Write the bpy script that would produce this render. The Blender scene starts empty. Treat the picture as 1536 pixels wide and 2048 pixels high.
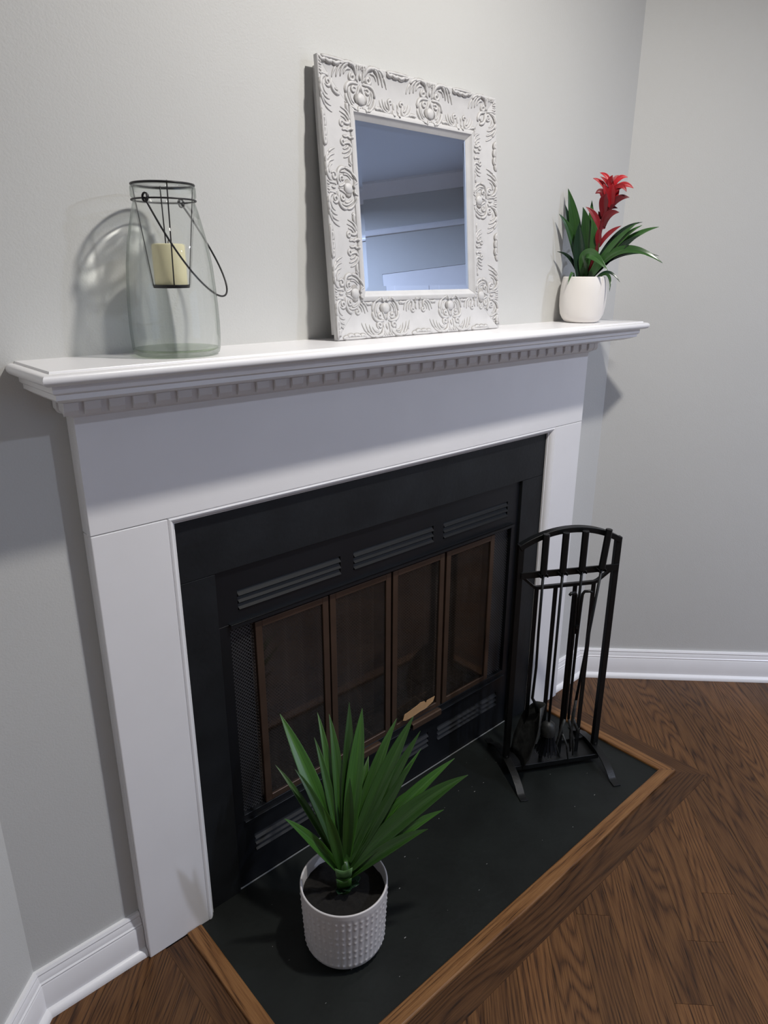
import bpy, bmesh, math, random
from mathutils import Vector, Matrix, noise
random.seed(7)
PI = math.pi
S2 = math.sqrt(0.5)
sc = bpy.context.scene
col = sc.collection

# ------------------------------------------------------------------ camera
yaw, pitch, roll = math.radians(-42.0146), math.radians(-18.9791), math.radians(0.1416)
fw = Vector((-math.sin(yaw)*math.cos(pitch), math.cos(yaw)*math.cos(pitch), math.sin(pitch)))
rt = Vector((math.cos(yaw), math.sin(yaw), 0)); up = rt.cross(fw)
rt2 = rt*math.cos(roll)+up*math.sin(roll); up2 = -rt*math.sin(roll)+up*math.cos(roll)
cd = bpy.data.cameras.new('camera'); cam = bpy.data.objects.new('camera', cd); col.objects.link(cam)
m = Matrix.Identity(4)
for i in range(3):
    m[i][0] = rt2[i]; m[i][1] = up2[i]; m[i][2] = -fw[i]
m[0][3], m[1][3], m[2][3] = -.3973, -1.2363, 1.4909
cam.matrix_world = m
cd.sensor_fit = 'HORIZONTAL'; cd.sensor_width = 36; cd.lens = 1399.58/1536*36; cd.clip_start = .02
sc.camera = cam

# ------------------------------------------------------------------ world, exposure
w = bpy.data.worlds.new('daylight'); sc.world = w; w.use_nodes = True
bg = w.node_tree.nodes['Background']; bg.inputs[0].default_value = (.56, .70, 1, 1); bg.inputs[1].default_value = 1.3
sc.view_settings.view_transform = 'Standard'; sc.view_settings.look = 'None'
sc.view_settings.gamma = 1; sc.view_settings.exposure = 0.0; sc.view_settings.use_curve_mapping = False

CEIL = 2.72
def AB(a, b): return ((a-b)*S2, -(a+b)*S2)
LAMPS = [((.85, -.95), 29.5, (1, .965, .91)), ((2.40, -2.83), 58, (.69, .78, 1)), ((-.42, -2.22), 1, (1, .96, .9)), ((.85, -3.5), 2.5, (1, .97, .93))]

# ------------------------------------------------------------------ helpers
class MB:
    def __init__(s): s.v = []; s.f = []
    def add(s, vs, fs):
        n = len(s.v); s.v += [Vector(x) for x in vs]; s.f += [tuple(i+n for i in f) for f in fs]; return s
    def box(s, x0, x1, y0, y1, z0, z1, M=None):
        vs = [Vector((x, y, z)) for z in (z0, z1) for y in (y0, y1) for x in (x0, x1)]
        if M: vs = [M @ v for v in vs]
        return s.add(vs, [(0,2,3,1),(4,5,7,6),(0,1,5,4),(2,6,7,3),(0,4,6,2),(1,3,7,5)])
    def rings(s, rs, closed=True, cap=True):
        n = len(rs[0]); vs = [p for r in rs for p in r]; fs = []
        for i in range(len(rs)-1):
            for j in range(n if closed else n-1):
                k = (j+1) % n
                fs.append((i*n+j, i*n+k, (i+1)*n+k, (i+1)*n+j))
        if cap and closed:
            fs.append(tuple(range(n))[::-1]); fs.append(tuple((len(rs)-1)*n+j for j in range(n)))
        return s.add(vs, fs)
    def tube(s, pts, r, n=8, flat=None, cap=True):
        """tube along pts, r number or list; flat=(normal, factor) squashes the section along normal"""
        pts = [Vector(p) for p in pts]; N = len(pts)
        rr = r if isinstance(r, (list, tuple)) else [r]*N
        t0 = (pts[1]-pts[0]).normalized()
        u = t0.orthogonal().normalized(); rs = []
        for i in range(N):
            t = (pts[min(i+1, N-1)]-pts[max(i-1, 0)]).normalized()
            if flat:
                nn = flat[0]; a = t.cross(nn).normalized(); b = nn*flat[1]
            else:
                u = (u-t*u.dot(t)).normalized(); a = u; b = t.cross(u)
            rs.append([pts[i]+(a*math.cos(2*PI*k/n)+b*math.sin(2*PI*k/n))*rr[i] for k in range(n)])
        return s.rings(rs, True, cap)
    def lathe(s, prof, c=(0,0,0), n=48, close=False):
        rs = [[Vector((c[0]+r*math.cos(2*PI*k/n), c[1]+r*math.sin(2*PI*k/n), c[2]+z)) for k in range(n)] for r, z in prof]
        return s.rings(rs, True, not close)
    def mesh(s, name):
        me = bpy.data.meshes.new(name); me.from_pydata([tuple(v) for v in s.v], [], s.f)
        bm = bmesh.new(); bm.from_mesh(me); bmesh.ops.recalc_face_normals(bm, faces=bm.faces); bm.to_mesh(me); bm.free()
        return me
    def build(s, name, mat, parent=None, org=None, smooth=False, bevel=0, seg=2, loc=None, label=None):
        if org is not None:
            o_ = Vector(org); s.v = [v-o_ for v in s.v]
        me = s.mesh(name); me.materials.append(mat)
        ob = bpy.data.objects.new(name, me); col.objects.link(ob)
        if parent: ob.parent = parent
        if loc: ob.location = loc
        elif org is not None and not parent: ob.location = org
        if smooth:
            for p in me.polygons: p.use_smooth = True
            if smooth == 'auto':
                me.set_sharp_from_angle(angle=math.radians(35))
        if bevel:
            b = ob.modifiers.new('bevel', 'BEVEL'); b.width = bevel; b.segments = seg; b.limit_method = 'ANGLE'; b.angle_limit = .6
        if label: ob['label'] = label
        return ob
def arc(cx, cy, r, a0, a1, n=10):
    return [(cx+r*math.cos(math.radians(a0+(a1-a0)*i/(n-1))), cy+r*math.sin(math.radians(a0+(a1-a0)*i/(n-1)))) for i in range(n)]
def bez(p0, p1, p2, n=10):
    p0, p1, p2 = Vector(p0), Vector(p1), Vector(p2)
    return [p0*(1-t)**2+p1*2*t*(1-t)+p2*t*t for t in [i/(n-1) for i in range(n)]]
def empty(name, loc, label, cat, group=None, rz=0):
    o = bpy.data.objects.new(name, None); col.objects.link(o); o.location = loc; o.rotation_euler = (0, 0, rz)
    o.empty_display_size = .05
    return tag(o, label, cat, group)
def tag(o, label, cat, group=None, kind=None):
    o['label'] = label; o['category'] = cat
    if group: o['group'] = group
    if kind: o['kind'] = kind
    return o
def struct(o, label, cat='room'):
    o['kind'] = 'structure'; o['label'] = label; o['category'] = cat; return o

# ------------------------------------------------------------------ materials
def newmat(name):
    m = bpy.data.materials.new(name); m.use_nodes = True; nt = m.node_tree
    return m, nt, nt.nodes['Principled BSDF']
def N(nt, t, **kw):
    n = nt.nodes.new(t)
    for k, v in kw.items(): setattr(n, k, v)
    return n
def plain(name, c, rough=.5, metal=0, var=0, vs=20, bump=0, bs=200, spec=None, coat=0):
    m, nt, b = newmat(name); L = nt.links.new
    b.inputs['Base Color'].default_value = (*c, 1); b.inputs['Roughness'].default_value = rough; b.inputs['Metallic'].default_value = metal
    if spec is not None: b.inputs['Specular IOR Level'].default_value = spec
    if coat: b.inputs['Coat Weight'].default_value = coat; b.inputs['Coat Roughness'].default_value = .15
    tc = N(nt, 'ShaderNodeTexCoord')
    if var:
        no = N(nt, 'ShaderNodeTexNoise'); no.inputs['Scale'].default_value = vs; no.inputs['Detail'].default_value = 5
        L(tc.outputs['Object'], no.inputs['Vector'])
        r = N(nt, 'ShaderNodeValToRGB'); r.color_ramp.elements[0].position = .3; r.color_ramp.elements[1].position = .7
        r.color_ramp.elements[0].color = (*[x*(1-var) for x in c], 1); r.color_ramp.elements[1].color = (*[min(1, x*(1+var)) for x in c], 1)
        L(no.outputs['Fac'], r.inputs[0]); L(r.outputs[0], b.inputs['Base Color'])
    if bump:
        no = N(nt, 'ShaderNodeTexNoise'); no.inputs['Scale'].default_value = bs; no.inputs['Detail'].default_value = 3
        L(tc.outputs['Object'], no.inputs['Vector'])
        bp = N(nt, 'ShaderNodeBump'); bp.inputs['Strength'].default_value = bump; bp.inputs['Distance'].default_value = .001
        L(no.outputs['Fac'], bp.inputs['Height']); L(bp.outputs[0], b.inputs['Normal'])
    return m
def wood(name, c1, c2, c3, fr=9.0, rough=.38, sx=1.0):
    """oak: contour lines of a stretched noise give cathedral grain; fine pores along the board's own x"""
    m, nt, b = newmat(name); L = nt.links.new
    tc = N(nt, 'ShaderNodeTexCoord'); oi = N(nt, 'ShaderNodeObjectInfo')
    cm = N(nt, 'ShaderNodeCombineXYZ'); mul = N(nt, 'ShaderNodeMath', operation='MULTIPLY'); mul.inputs[1].default_value = 57.0
    L(oi.outputs['Random'], mul.inputs[0]); L(mul.outputs[0], cm.inputs[0]); L(mul.outputs[0], cm.inputs[1])
    ad = N(nt, 'ShaderNodeVectorMath', operation='ADD'); L(tc.outputs['Object'], ad.inputs[0]); L(cm.outputs[0], ad.inputs[1])
    mp = N(nt, 'ShaderNodeMapping'); mp.inputs['Scale'].default_value = (.9*sx, 8.5, 1); L(ad.outputs[0], mp.inputs[0])
    n1 = N(nt, 'ShaderNodeTexNoise'); n1.inputs['Scale'].default_value = 1; n1.inputs['Detail'].default_value = 1.6; n1.inputs['Roughness'].default_value = .35
    L(mp.outputs[0], n1.inputs['Vector'])
    k = N(nt, 'ShaderNodeMath', operation='MULTIPLY'); k.inputs[1].default_value = fr*6.283*3.2; L(n1.outputs['Fac'], k.inputs[0])
    sn = N(nt, 'ShaderNodeMath', operation='SINE'); L(k.outputs[0], sn.inputs[0])
    mp2 = N(nt, 'ShaderNodeMapping'); mp2.inputs['Scale'].default_value = (14, 420, 1); L(ad.outputs[0], mp2.inputs[0])
    n2 = N(nt, 'ShaderNodeTexNoise'); n2.inputs['Scale'].default_value = 1; n2.inputs['Detail'].default_value = 3; L(mp2.outputs[0], n2.inputs['Vector'])
    mr = N(nt, 'ShaderNodeMapRange'); mr.inputs[1].default_value = -1; mr.inputs[2].default_value = 1; L(sn.outputs[0], mr.inputs[0])
    pw = N(nt, 'ShaderNodeMath', operation='POWER'); pw.inputs[1].default_value = .55; L(mr.outputs[0], pw.inputs[0])
    mx = N(nt, 'ShaderNodeMath', operation='MULTIPLY_ADD'); mx.inputs[1].default_value = .50
    s2 = N(nt, 'ShaderNodeMath', operation='MULTIPLY_ADD'); s2.inputs[1].default_value = 1.6; s2.inputs[2].default_value = -.5; L(n2.outputs['Fac'], s2.inputs[0])
    L(pw.outputs[0], mx.inputs[0]); L(s2.outputs[0], mx.inputs[2])
    rp = N(nt, 'ShaderNodeValToRGB'); e = rp.color_ramp.elements
    e[0].position = .1; e[0].color = (*c1, 1); e[1].position = .95; e[1].color = (*c3, 1)
    x = e.new(.45); x.color = (*c2, 1)
    L(mx.outputs[0], rp.inputs[0])
    hs = N(nt, 'ShaderNodeHueSaturation')
    v = N(nt, 'ShaderNodeMapRange'); v.inputs[3].default_value = .78; v.inputs[4].default_value = 1.22; L(oi.outputs['Random'], v.inputs[0])
    L(v.outputs[0], hs.inputs['Value']); L(rp.outputs[0], hs.inputs['Color']); L(hs.outputs[0], b.inputs['Base Color'])
    b.inputs['Roughness'].default_value = rough; b.inputs['Specular IOR Level'].default_value = .3
    bp = N(nt, 'ShaderNodeBump'); bp.inputs['Strength'].default_value = .25; bp.inputs['Distance'].default_value = .0006
    L(mx.outputs[0], bp.inputs['Height']); L(bp.outputs[0], b.inputs['Normal'])
    return m
def thin_glass(name, tint, edge, gloss_rough=.02, ior=1.45, haze=0, hazecol=(.3,.3,.3)):
    m = bpy.data.materials.new(name); m.use_nodes = True; nt = m.node_tree; nt.nodes.clear(); L = nt.links.new
    out = N(nt, 'ShaderNodeOutputMaterial'); tr = N(nt, 'ShaderNodeBsdfTransparent'); gl = N(nt, 'ShaderNodeBsdfGlossy')
    gl.inputs['Roughness'].default_value = gloss_rough; gl.inputs['Color'].default_value = (1, 1, 1, 1)
    lw = N(nt, 'ShaderNodeLayerWeight'); lw.inputs[0].default_value = .35
    rp = N(nt, 'ShaderNodeValToRGB'); rp.color_ramp.elements[0].position = .35; rp.color_ramp.elements[0].color = (*tint, 1)
    rp.color_ramp.elements[1].position = 1; rp.color_ramp.elements[1].color = (*edge, 1)
    L(lw.outputs['Facing'], rp.inputs[0]); L(rp.outputs[0], tr.inputs[0])
    l2 = N(nt, 'ShaderNodeLayerWeight'); l2.inputs[0].default_value = .5
    pf = N(nt, 'ShaderNodeMath', operation='POWER'); pf.inputs[1].default_value = 5; L(l2.outputs['Facing'], pf.inputs[0])
    fr = N(nt, 'ShaderNodeMath', operation='MULTIPLY_ADD'); fr.inputs[1].default_value = .8; fr.inputs[2].default_value = .04; L(pf.outputs[0], fr.inputs[0])
    mx = N(nt, 'ShaderNodeMixShader'); L(fr.outputs[0], mx.inputs[0])
    if haze:
        df = N(nt, 'ShaderNodeBsdfDiffuse'); df.inputs[0].default_value = (*hazecol, 1)
        tc = N(nt, 'ShaderNodeTexCoord'); no = N(nt, 'ShaderNodeTexNoise'); no.inputs['Scale'].default_value = 9; no.inputs['Detail'].default_value = 6
        L(tc.outputs['Object'], no.inputs['Vector'])
        mr = N(nt, 'ShaderNodeMapRange'); mr.inputs[1].default_value = .3; mr.inputs[2].default_value = .8; mr.inputs[3].default_value = haze*.3; mr.inputs[4].default_value = haze
        L(no.outputs['Fac'], mr.inputs[0])
        m2 = N(nt, 'ShaderNodeMixShader'); L(mr.outputs[0], m2.inputs[0]); L(tr.outputs[0], m2.inputs[1]); L(df.outputs[0], m2.inputs[2]); L(m2.outputs[0], mx.inputs[1])
    else: L(tr.outputs[0], mx.inputs[1])
    L(gl.outputs[0], mx.inputs[2]); L(mx.outputs[0], out.inputs[0])
    return m
def leafmat(name, c, c2, rough=.35, trans=.15, base=None):
    m, nt, b = newmat(name); L = nt.links.new
    tc = N(nt, 'ShaderNodeTexCoord'); mp = N(nt, 'ShaderNodeMapping'); mp.inputs['Scale'].default_value = (1, 1, 1)
    L(tc.outputs['UV'], mp.inputs[0]); mp.inputs['Scale'].default_value = (40, 2, 1)
    no = N(nt, 'ShaderNodeTexNoise'); no.inputs['Scale'].default_value = 1; no.inputs['Detail'].default_value = 3; L(mp.outputs[0], no.inputs['Vector'])
    rp = N(nt, 'ShaderNodeValToRGB'); rp.color_ramp.elements[0].position = .3; rp.color_ramp.elements[1].position = .75
    rp.color_ramp.elements[0].color = (*c, 1); rp.color_ramp.elements[1].color = (*c2, 1); L(no.outputs['Fac'], rp.inputs[0])
    oi = N(nt, 'ShaderNodeObjectInfo'); hs = N(nt, 'ShaderNodeHueSaturation'); v = N(nt, 'ShaderNodeMapRange'); v.inputs[3].default_value = .6; v.inputs[4].default_value = 1.4
    L(oi.outputs['Random'], v.inputs[0]); L(v.outputs[0], hs.inputs['Value']); L(rp.outputs[0], hs.inputs['Color'])
    L(hs.outputs[0], b.inputs['Base Color'])
    b.inputs['Roughness'].default_value = rough
    bp = N(nt, 'ShaderNodeBump'); bp.inputs['Strength'].default_value = .3; bp.inputs['Distance'].default_value = .0008
    L(no.outputs['Fac'], bp.inputs['Height']); L(bp.outputs[0], b.inputs['Normal'])
    return m
def meshmat(name, c, sc_, cut):
    """woven spark screen: an open wire lattice"""
    m, nt, b = newmat(name); L = nt.links.new
    b.inputs['Base Color'].default_value = (*c, 1); b.inputs['Roughness'].default_value = .45; b.inputs['Metallic'].default_value = .6
    tc = N(nt, 'ShaderNodeTexCoord'); mp = N(nt, 'ShaderNodeMapping'); mp.inputs['Rotation'].default_value = (0, 0, PI/4)
    L(tc.outputs['UV'], mp.inputs[0]); mp.inputs['Scale'].default_value = (sc_, sc_, 1)
    sp = N(nt, 'ShaderNodeSeparateXYZ'); L(mp.outputs[0], sp.inputs[0]); hs = []
    for k in (0, 1):
        f = N(nt, 'ShaderNodeMath', operation='FRACT'); L(sp.outputs[k], f.inputs[0])
        g = N(nt, 'ShaderNodeMath', operation='LESS_THAN'); g.inputs[1].default_value = cut; L(f.outputs[0], g.inputs[0]); hs.append(g)
    mxm = N(nt, 'ShaderNodeMath', operation='MAXIMUM'); L(hs[0].outputs[0], mxm.inputs[0]); L(hs[1].outputs[0], mxm.inputs[1])
    L(mxm.outputs[0], b.inputs['Alpha'])
    return m

M_wall = plain('wall_paint', (.60, .598, .578), .55, bump=.38, bs=280, var=.015, vs=3)
M_ceil = plain('ceiling_paint', (.74, .77, .82), .8)  # cool tint in this white imitates bluish daylight bounced onto the ceiling
M_white = plain('white_trim_paint', (.86, .848, .855), .32, var=.02, vs=6, bump=.12, bs=60)
M_gap = plain('seam_filler', (.25, .23, .21), .9)
M_slate = plain('black_slate', (.0085, .0098, .0115), .5, var=.35, vs=9, bump=.5, bs=70, spec=.33)
M_hslate = plain('hearth_slate', (.0060, .0078, .0070), .5, var=.35, vs=7, bump=.5, bs=60, spec=.3)
M_black = plain('black_metal', (.0045, .0052, .0070), .4, var=.2, vs=5, spec=.38)
M_slat = plain('louvre_metal', (.006, .0068, .0085), .6, spec=.3)
M_iron = plain('wrought_iron', (.0030, .0034, .0036), .40, bump=.3, bs=150, spec=.35)
M_ironold = plain('worn_iron', (.022, .023, .022), .5, metal=.3, var=.5, vs=60, bump=.8, bs=120)
M_bronze = plain('bronze_frame', (.080, .050, .034), .36, metal=.5, var=.15, vs=12)
M_brick = plain('refractory_panel', (.17, .155, .14), .85, var=.3, vs=8, bump=.6, bs=60)
M_soot = plain('soot', (.03, .027, .025), .95, var=.4, vs=20, bump=.6, bs=50)
M_ash = plain('ash', (.12, .115, .11), 1, var=.4, vs=40, bump=1, bs=60)
M_log = plain('charred_log', (.05, .035, .025), .9, var=.5, vs=30, bump=1, bs=40)
M_card = plain('brown_card', (.42, .25, .12), .6, var=.12, vs=30)
M_plank = wood('oak_floor', (.016, .0056, .0018), (.078, .0325, .0108), (.140, .064, .0225), 9)
M_border = wood('oak_border', (.015, .0052, .0016), (.058, .0240, .0080), (.098, .044, .0160), 9)
M_trimw = wood('oak_hearth_trim', (.060, .025, .008), (.185, .082, .028), (.27, .13, .048), 5, sx=.6)
M_under = plain('subfloor', (.015, .008, .005), .9)
M_wframe = plain('whitewashed_resin', (.60, .59, .585), .5, var=.05, vs=25, bump=.15, bs=90)
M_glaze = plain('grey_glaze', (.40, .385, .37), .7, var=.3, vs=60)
M_fside = plain('frame_side_paint', (.60, .58, .56), .55, var=.12, vs=40)
m_, nt_, b_ = newmat('mirror_silver'); M_mirror = m_
b_.inputs['Base Color'].default_value = (.74, .84, 1, 1); b_.inputs['Metallic'].default_value = 1; b_.inputs['Roughness'].default_value = .0  # blue tint put into the silver imitates cool light in the reflected room
M_jar = thin_glass('green_tinted_glass', (.955, .97, .96), (.55, .62, .58))
def jar_glass():
    """thin blown glass wall: mostly straight-through, partly bent light, fresnel gloss, green at grazing angles"""
    m = bpy.data.materials.new('clear_green_glass'); m.use_nodes = True; nt = m.node_tree; nt.nodes.clear(); L = nt.links.new
    out = N(nt, 'ShaderNodeOutputMaterial'); tr = N(nt, 'ShaderNodeBsdfTransparent'); rf = N(nt, 'ShaderNodeBsdfRefraction'); gl = N(nt, 'ShaderNodeBsdfGlossy')
    rf.inputs['Roughness'].default_value = 0; rf.inputs['IOR'].default_value = 1.07; gl.inputs['Roughness'].default_value = .01
    lw = N(nt, 'ShaderNodeLayerWeight'); lw.inputs[0].default_value = .35
    rp = N(nt, 'ShaderNodeValToRGB'); rp.color_ramp.elements[0].position = .35; rp.color_ramp.elements[0].color = (.978, .99, .982, 1)
    rp.color_ramp.elements[1].position = 1; rp.color_ramp.elements[1].color = (.64, .71, .66, 1)
    L(lw.outputs['Facing'], rp.inputs[0]); L(rp.outputs[0], tr.inputs[0]); L(rp.outputs[0], rf.inputs[0])
    l2 = N(nt, 'ShaderNodeLayerWeight'); l2.inputs[0].default_value = .5
    pf = N(nt, 'ShaderNodeMath', operation='POWER'); pf.inputs[1].default_value = 4; L(l2.outputs['Facing'], pf.inputs[0])
    fr = N(nt, 'ShaderNodeMath', operation='MULTIPLY_ADD'); fr.inputs[1].default_value = .7; fr.inputs[2].default_value = .05; L(pf.outputs[0], fr.inputs[0])
    m1 = N(nt, 'ShaderNodeMixShader'); m1.inputs[0].default_value = .24; L(tr.outputs[0], m1.inputs[1]); L(rf.outputs[0], m1.inputs[2])
    m2 = N(nt, 'ShaderNodeMixShader'); L(fr.outputs[0], m2.inputs[0]); L(m1.outputs[0], m2.inputs[1]); L(gl.outputs[0], m2.inputs[2]); L(m2.outputs[0], out.inputs[0])
    return m
M_jarg = jar_glass()
M_jarbase = thin_glass('thick_green_glass', (.80, .85, .76), (.45, .52, .42))
M_wire = plain('black_wire', (.012, .011, .012), .4)
M_wax = plain('cream_wax', (.95, .87, .56), .45, var=.04, vs=20)
M_wick = plain('wick', (.05, .04, .03), .9)
M_pot = plain('matte_white_ceramic', (.84, .80, .76), .45, bump=.1, bs=80)
M_pot2 = plain('glazed_white_ceramic', (.60, .575, .57), .35, bump=.1, bs=80)
M_soil = plain('soil', (.005, .004, .003), 1, var=.6, vs=120, bump=1, bs=200)
M_leaf = leafmat('yucca_leaf', (.014, .052, .006), (.042, .122, .016), .38)
M_leafcut = leafmat('cut_leaf_stub', (.05, .12, .035), (.09, .18, .06), .5)
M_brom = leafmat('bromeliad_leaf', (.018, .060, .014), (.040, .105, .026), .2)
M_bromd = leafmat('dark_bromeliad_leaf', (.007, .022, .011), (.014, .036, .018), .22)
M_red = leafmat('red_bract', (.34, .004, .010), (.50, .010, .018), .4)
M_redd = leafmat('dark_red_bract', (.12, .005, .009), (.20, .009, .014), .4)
M_glassdoor = thin_glass('smoked_fire_glass', (.60, .565, .53), (.3, .28, .26), .03, haze=.06, hazecol=(.25, .22, .2))
M_mesh = meshmat('chain_curtain', (.38, .34, .31), 150, .26)
M_meshb = meshmat('black_expanded_mesh', (.09, .09, .095), 150, .30)
M_pane = thin_glass('window_glass', (.95, .97, .98), (.7, .75, .75))
m_, nt_, b_ = newmat('lamp_lens'); M_lens = m_
b_.inputs['Emission Color'].default_value = (1, .96, .9, 1); b_.inputs['Emission Strength'].default_value = 6

# ------------------------------------------------------------------ lamps (each recessed fixture carries its own light)
for k, ((lx, ly), pw_, c_) in enumerate(LAMPS):
    words = ['recessed ceiling light nearest the fireplace', 'cool white recessed ceiling light near the panelled door', 'recessed ceiling light near the left wall', 'recessed ceiling light in the middle of the back of the room'][k]
    t = empty('recessed_light', (lx, ly, CEIL), words, 'ceiling light', 'recessed ceiling lights')
    MB().lathe([(.062, 0), (.085, 0), (.085, -.004), (.078, -.008), (.062, -.004)], n=40, close=True).build('trim_ring', M_white, t, smooth='auto')
    MB().lathe([(.001, .002), (.061, .002), (.061, .004), (.001, .004)], n=32).build('lens', M_lens, t)
    ld = bpy.data.lights.new('downlight', 'AREA'); ld.shape = 'DISK'; ld.size = .115; ld.energy = pw_; ld.color = c_; ld.spread = math.radians(165)
    ld.cycles.is_caustics_light = (k == 0)
    lo = bpy.data.objects.new('downlight', ld); col.objects.link(lo); lo.parent = t; lo.location = (0, 0, -.012)

# ------------------------------------------------------------------ room shell
YW = .038
LC = (-.2256, YW); RC = (1.767, YW)
aL, bR = -.1864, -1.2763
A1, B1 = 4.85, 3.9
FR = AB(A1, bR); FB = AB(A1, B1); BL_ = AB(aL, B1)
def wallslab(name, p, q, label, t=.1, holes=None, z1=CEIL, mat=None):
    """wall from p to q; holes = [(s0,s1,z0,z1)] along it; interior lies to the right of p->q"""
    p, q = Vector(p).to_2d() if len(p) > 2 else Vector(p), Vector(q); d = (q-p); Ln = d.length; d.normalize(); n = Vector((-d.y, d.x))
    M = Matrix(((d.x, n.x, 0, p.x), (d.y, n.y, 0, p.y), (0, 0, 1, 0), (0, 0, 0, 1))); mb = MB()
    hs = sorted(holes or []); x = 0
    for (s0, s1, z0, zz) in hs:
        mb.box(x, s0, 0, t, 0, z1, M)
        if z0 > 0: mb.box(s0, s1, 0, t, 0, z0, M)
        mb.box(s0, s1, 0, t, zz, z1, M); x = s1
    mb.box(x, Ln, 0, t, 0, z1, M)
    o = mb.build(name, mat or M_wall)
    return struct(o, label, 'wall')
wallslab('wall_front', LC, RC, 'pale grey wall behind the fireplace and mantelpiece', holes=[(.25+.2256, 1.3126+.2256, 0, .88)])
wallslab('wall_right', RC, FR, 'pale grey wall to the right of the fireplace, turned 45 degrees')
wallslab('wall_left', BL_, LC, 'pale grey wall to the left of the fireplace, turned 45 degrees')
wallslab('wall_far', FR, FB, 'grey wall seen only in the mirror', holes=[(.08, .86, 0, 2.03), (1.75, 3.75, .55, 1.95)])
wallslab('wall_back', FB, BL_, 'plain grey wall behind the photographer')
room = [LC, RC, FR, FB, BL_]
def poly_slab(name, pts, z0, z1, mat):
    n = len(pts); mb = MB()
    mb.add([(x, y, z0) for x, y in pts]+[(x, y, z1) for x, y in pts], [tuple(range(n))[::-1], tuple(range(n, 2*n))]+[(i, (i+1) % n, (i+1) % n+n, i+n) for i in range(n)])
    return mb.build(name, mat)
def grow(pts, g):
    c = Vector((sum(p[0] for p in pts)/len(pts), sum(p[1] for p in pts)/len(pts)))
    return [tuple(Vector(p)+(Vector(p)-c).normalized()*g) for p in pts]
struct(poly_slab('ceiling', grow(room, .12), CEIL, CEIL+.08, M_ceil), 'white ceiling seen only in the mirror', 'ceiling')
floor = struct(poly_slab('floor', grow(room, .1), -.06, -.0152, M_under), 'dark oak plank floor laid diagonally to the hearth', 'floor')

# oak planks: boards run parallel to the left wall
def clip(poly, nx, ny, c):                      # keep nx*x+ny*y<=c
    out = []
    for i in range(len(poly)):
        p, q = poly[i], poly[(i+1) % len(poly)]
        dp, dq = nx*p[0]+ny*p[1]-c, nx*q[0]+ny*q[1]-c
        if dp <= 0: out.append(p)
        if (dp < 0 < dq) or (dq < 0 < dp):
            t = dp/(dp-dq); out.append((p[0]+t*(q[0]-p[0]), p[1]+t*(q[1]-p[1])))
    return out
def area(p): return abs(sum(p[i][0]*p[(i+1) % len(p)][1]-p[(i+1) % len(p)][0]*p[i][1] for i in range(len(p))))/2
X0, X1, Y0 = .037, 1.568, -.575
PW = .0826; g = .00035
rowa = 1.247-PW*18
rnd = random.Random(11)
while rowa < A1:
    a0, a1 = max(rowa, aL), min(rowa+PW, A1)
    if a1-a0 > .004:
        b = bR-rnd.random()*1.2
        while b < B1:
            ln = rnd.uniform(.9, 1.9); b0, b1 = max(b, bR), min(b+ln, B1); b += ln
            if b1-b0 < .02: continue
            base = [AB(a0+g, b0+g), AB(a1-g, b0+g), AB(a1-g, b1-g), AB(a0+g, b1-g)]
            base = clip(base, 0, 1, YW)
            pcs = []
            if base:
                pcs = [clip(base, 1, 0, X0-g), clip(base, -1, 0, -(X1+g))]
                mid = clip(clip(clip(base, -1, 0, -(X0-g)), 1, 0, X1+g), 0, 1, Y0-g)
                pcs.append(mid)
            pcs = [p for p in pcs if len(p) > 2 and area(p) > 2e-5]
            if not pcs: continue
            cx, cy = AB((a0+a1)/2, (b0+b1)/2); th = math.atan2(-1, -1)
            ct, st = math.cos(-th), math.sin(-th); mb = MB(); dz = rnd.uniform(-.0002, 0)
            for p in pcs:
                q = [((x-cx)*ct-(y-cy)*st, (x-cx)*st+(y-cy)*ct) for x, y in p]; n = len(q)
                mb.add([(x, y, -.0145) for x, y in q]+[(x, y, dz) for x, y in q], [tuple(range(n))[::-1], tuple(range(n, 2*n))]+[(i, (i+1) % n, (i+1) % n+n, i+n) for i in range(n)])
            o = mb.build('plank', M_plank, floor); o.location = (cx, cy, 0); o.rotation_euler = (0, 0, th)
    rowa += PW
def board(name, pts, z0, z1, mat, parent, rz, bev=.0, lab=None):
    cx = sum(p[0] for p in pts)/len(pts); cy = sum(p[1] for p in pts)/len(pts); c, s = math.cos(-rz), math.sin(-rz)
    q = [((x-cx)*c-(y-cy)*s, (x-cx)*s+(y-cy)*c) for x, y in pts]; n = len(q); mb = MB()
    mb.add([(x, y, z0) for x, y in q]+[(x, y, z1) for x, y in q], [tuple(range(n))[::-1], tuple(range(n, 2*n))]+[(i, (i+1) % n, (i+1) % n+n, i+n) for i in range(n)])
    o = mb.build(name, mat, parent, bevel=bev, seg=3)
    pl = Vector(parent.location) if parent else Vector((0, 0, 0))
    o.location = (cx-pl.x, cy-pl.y, -pl.z); o.rotation_euler = (0, 0, rz)
    if lab: o['label'] = lab
    return o
T0, T1, TY = .0895, 1.5085, -.4995       # outer edge of the raised hearth trim
board('border_plank', [(X0, Y0), (X1, Y0), (T1, TY), (T0, TY)], -.0145, 0, M_border, floor, 0)
board('border_plank', [(X0, Y0), (T0, TY), (T0, -.002), (X0, -.002)], -.0145, 0, M_border, floor, PI/2)
board('border_plank', [(X1, Y0), (X1, YW), (T1, YW), (T1, TY)], -.0145, 0, M_border, floor, PI/2)

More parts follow.
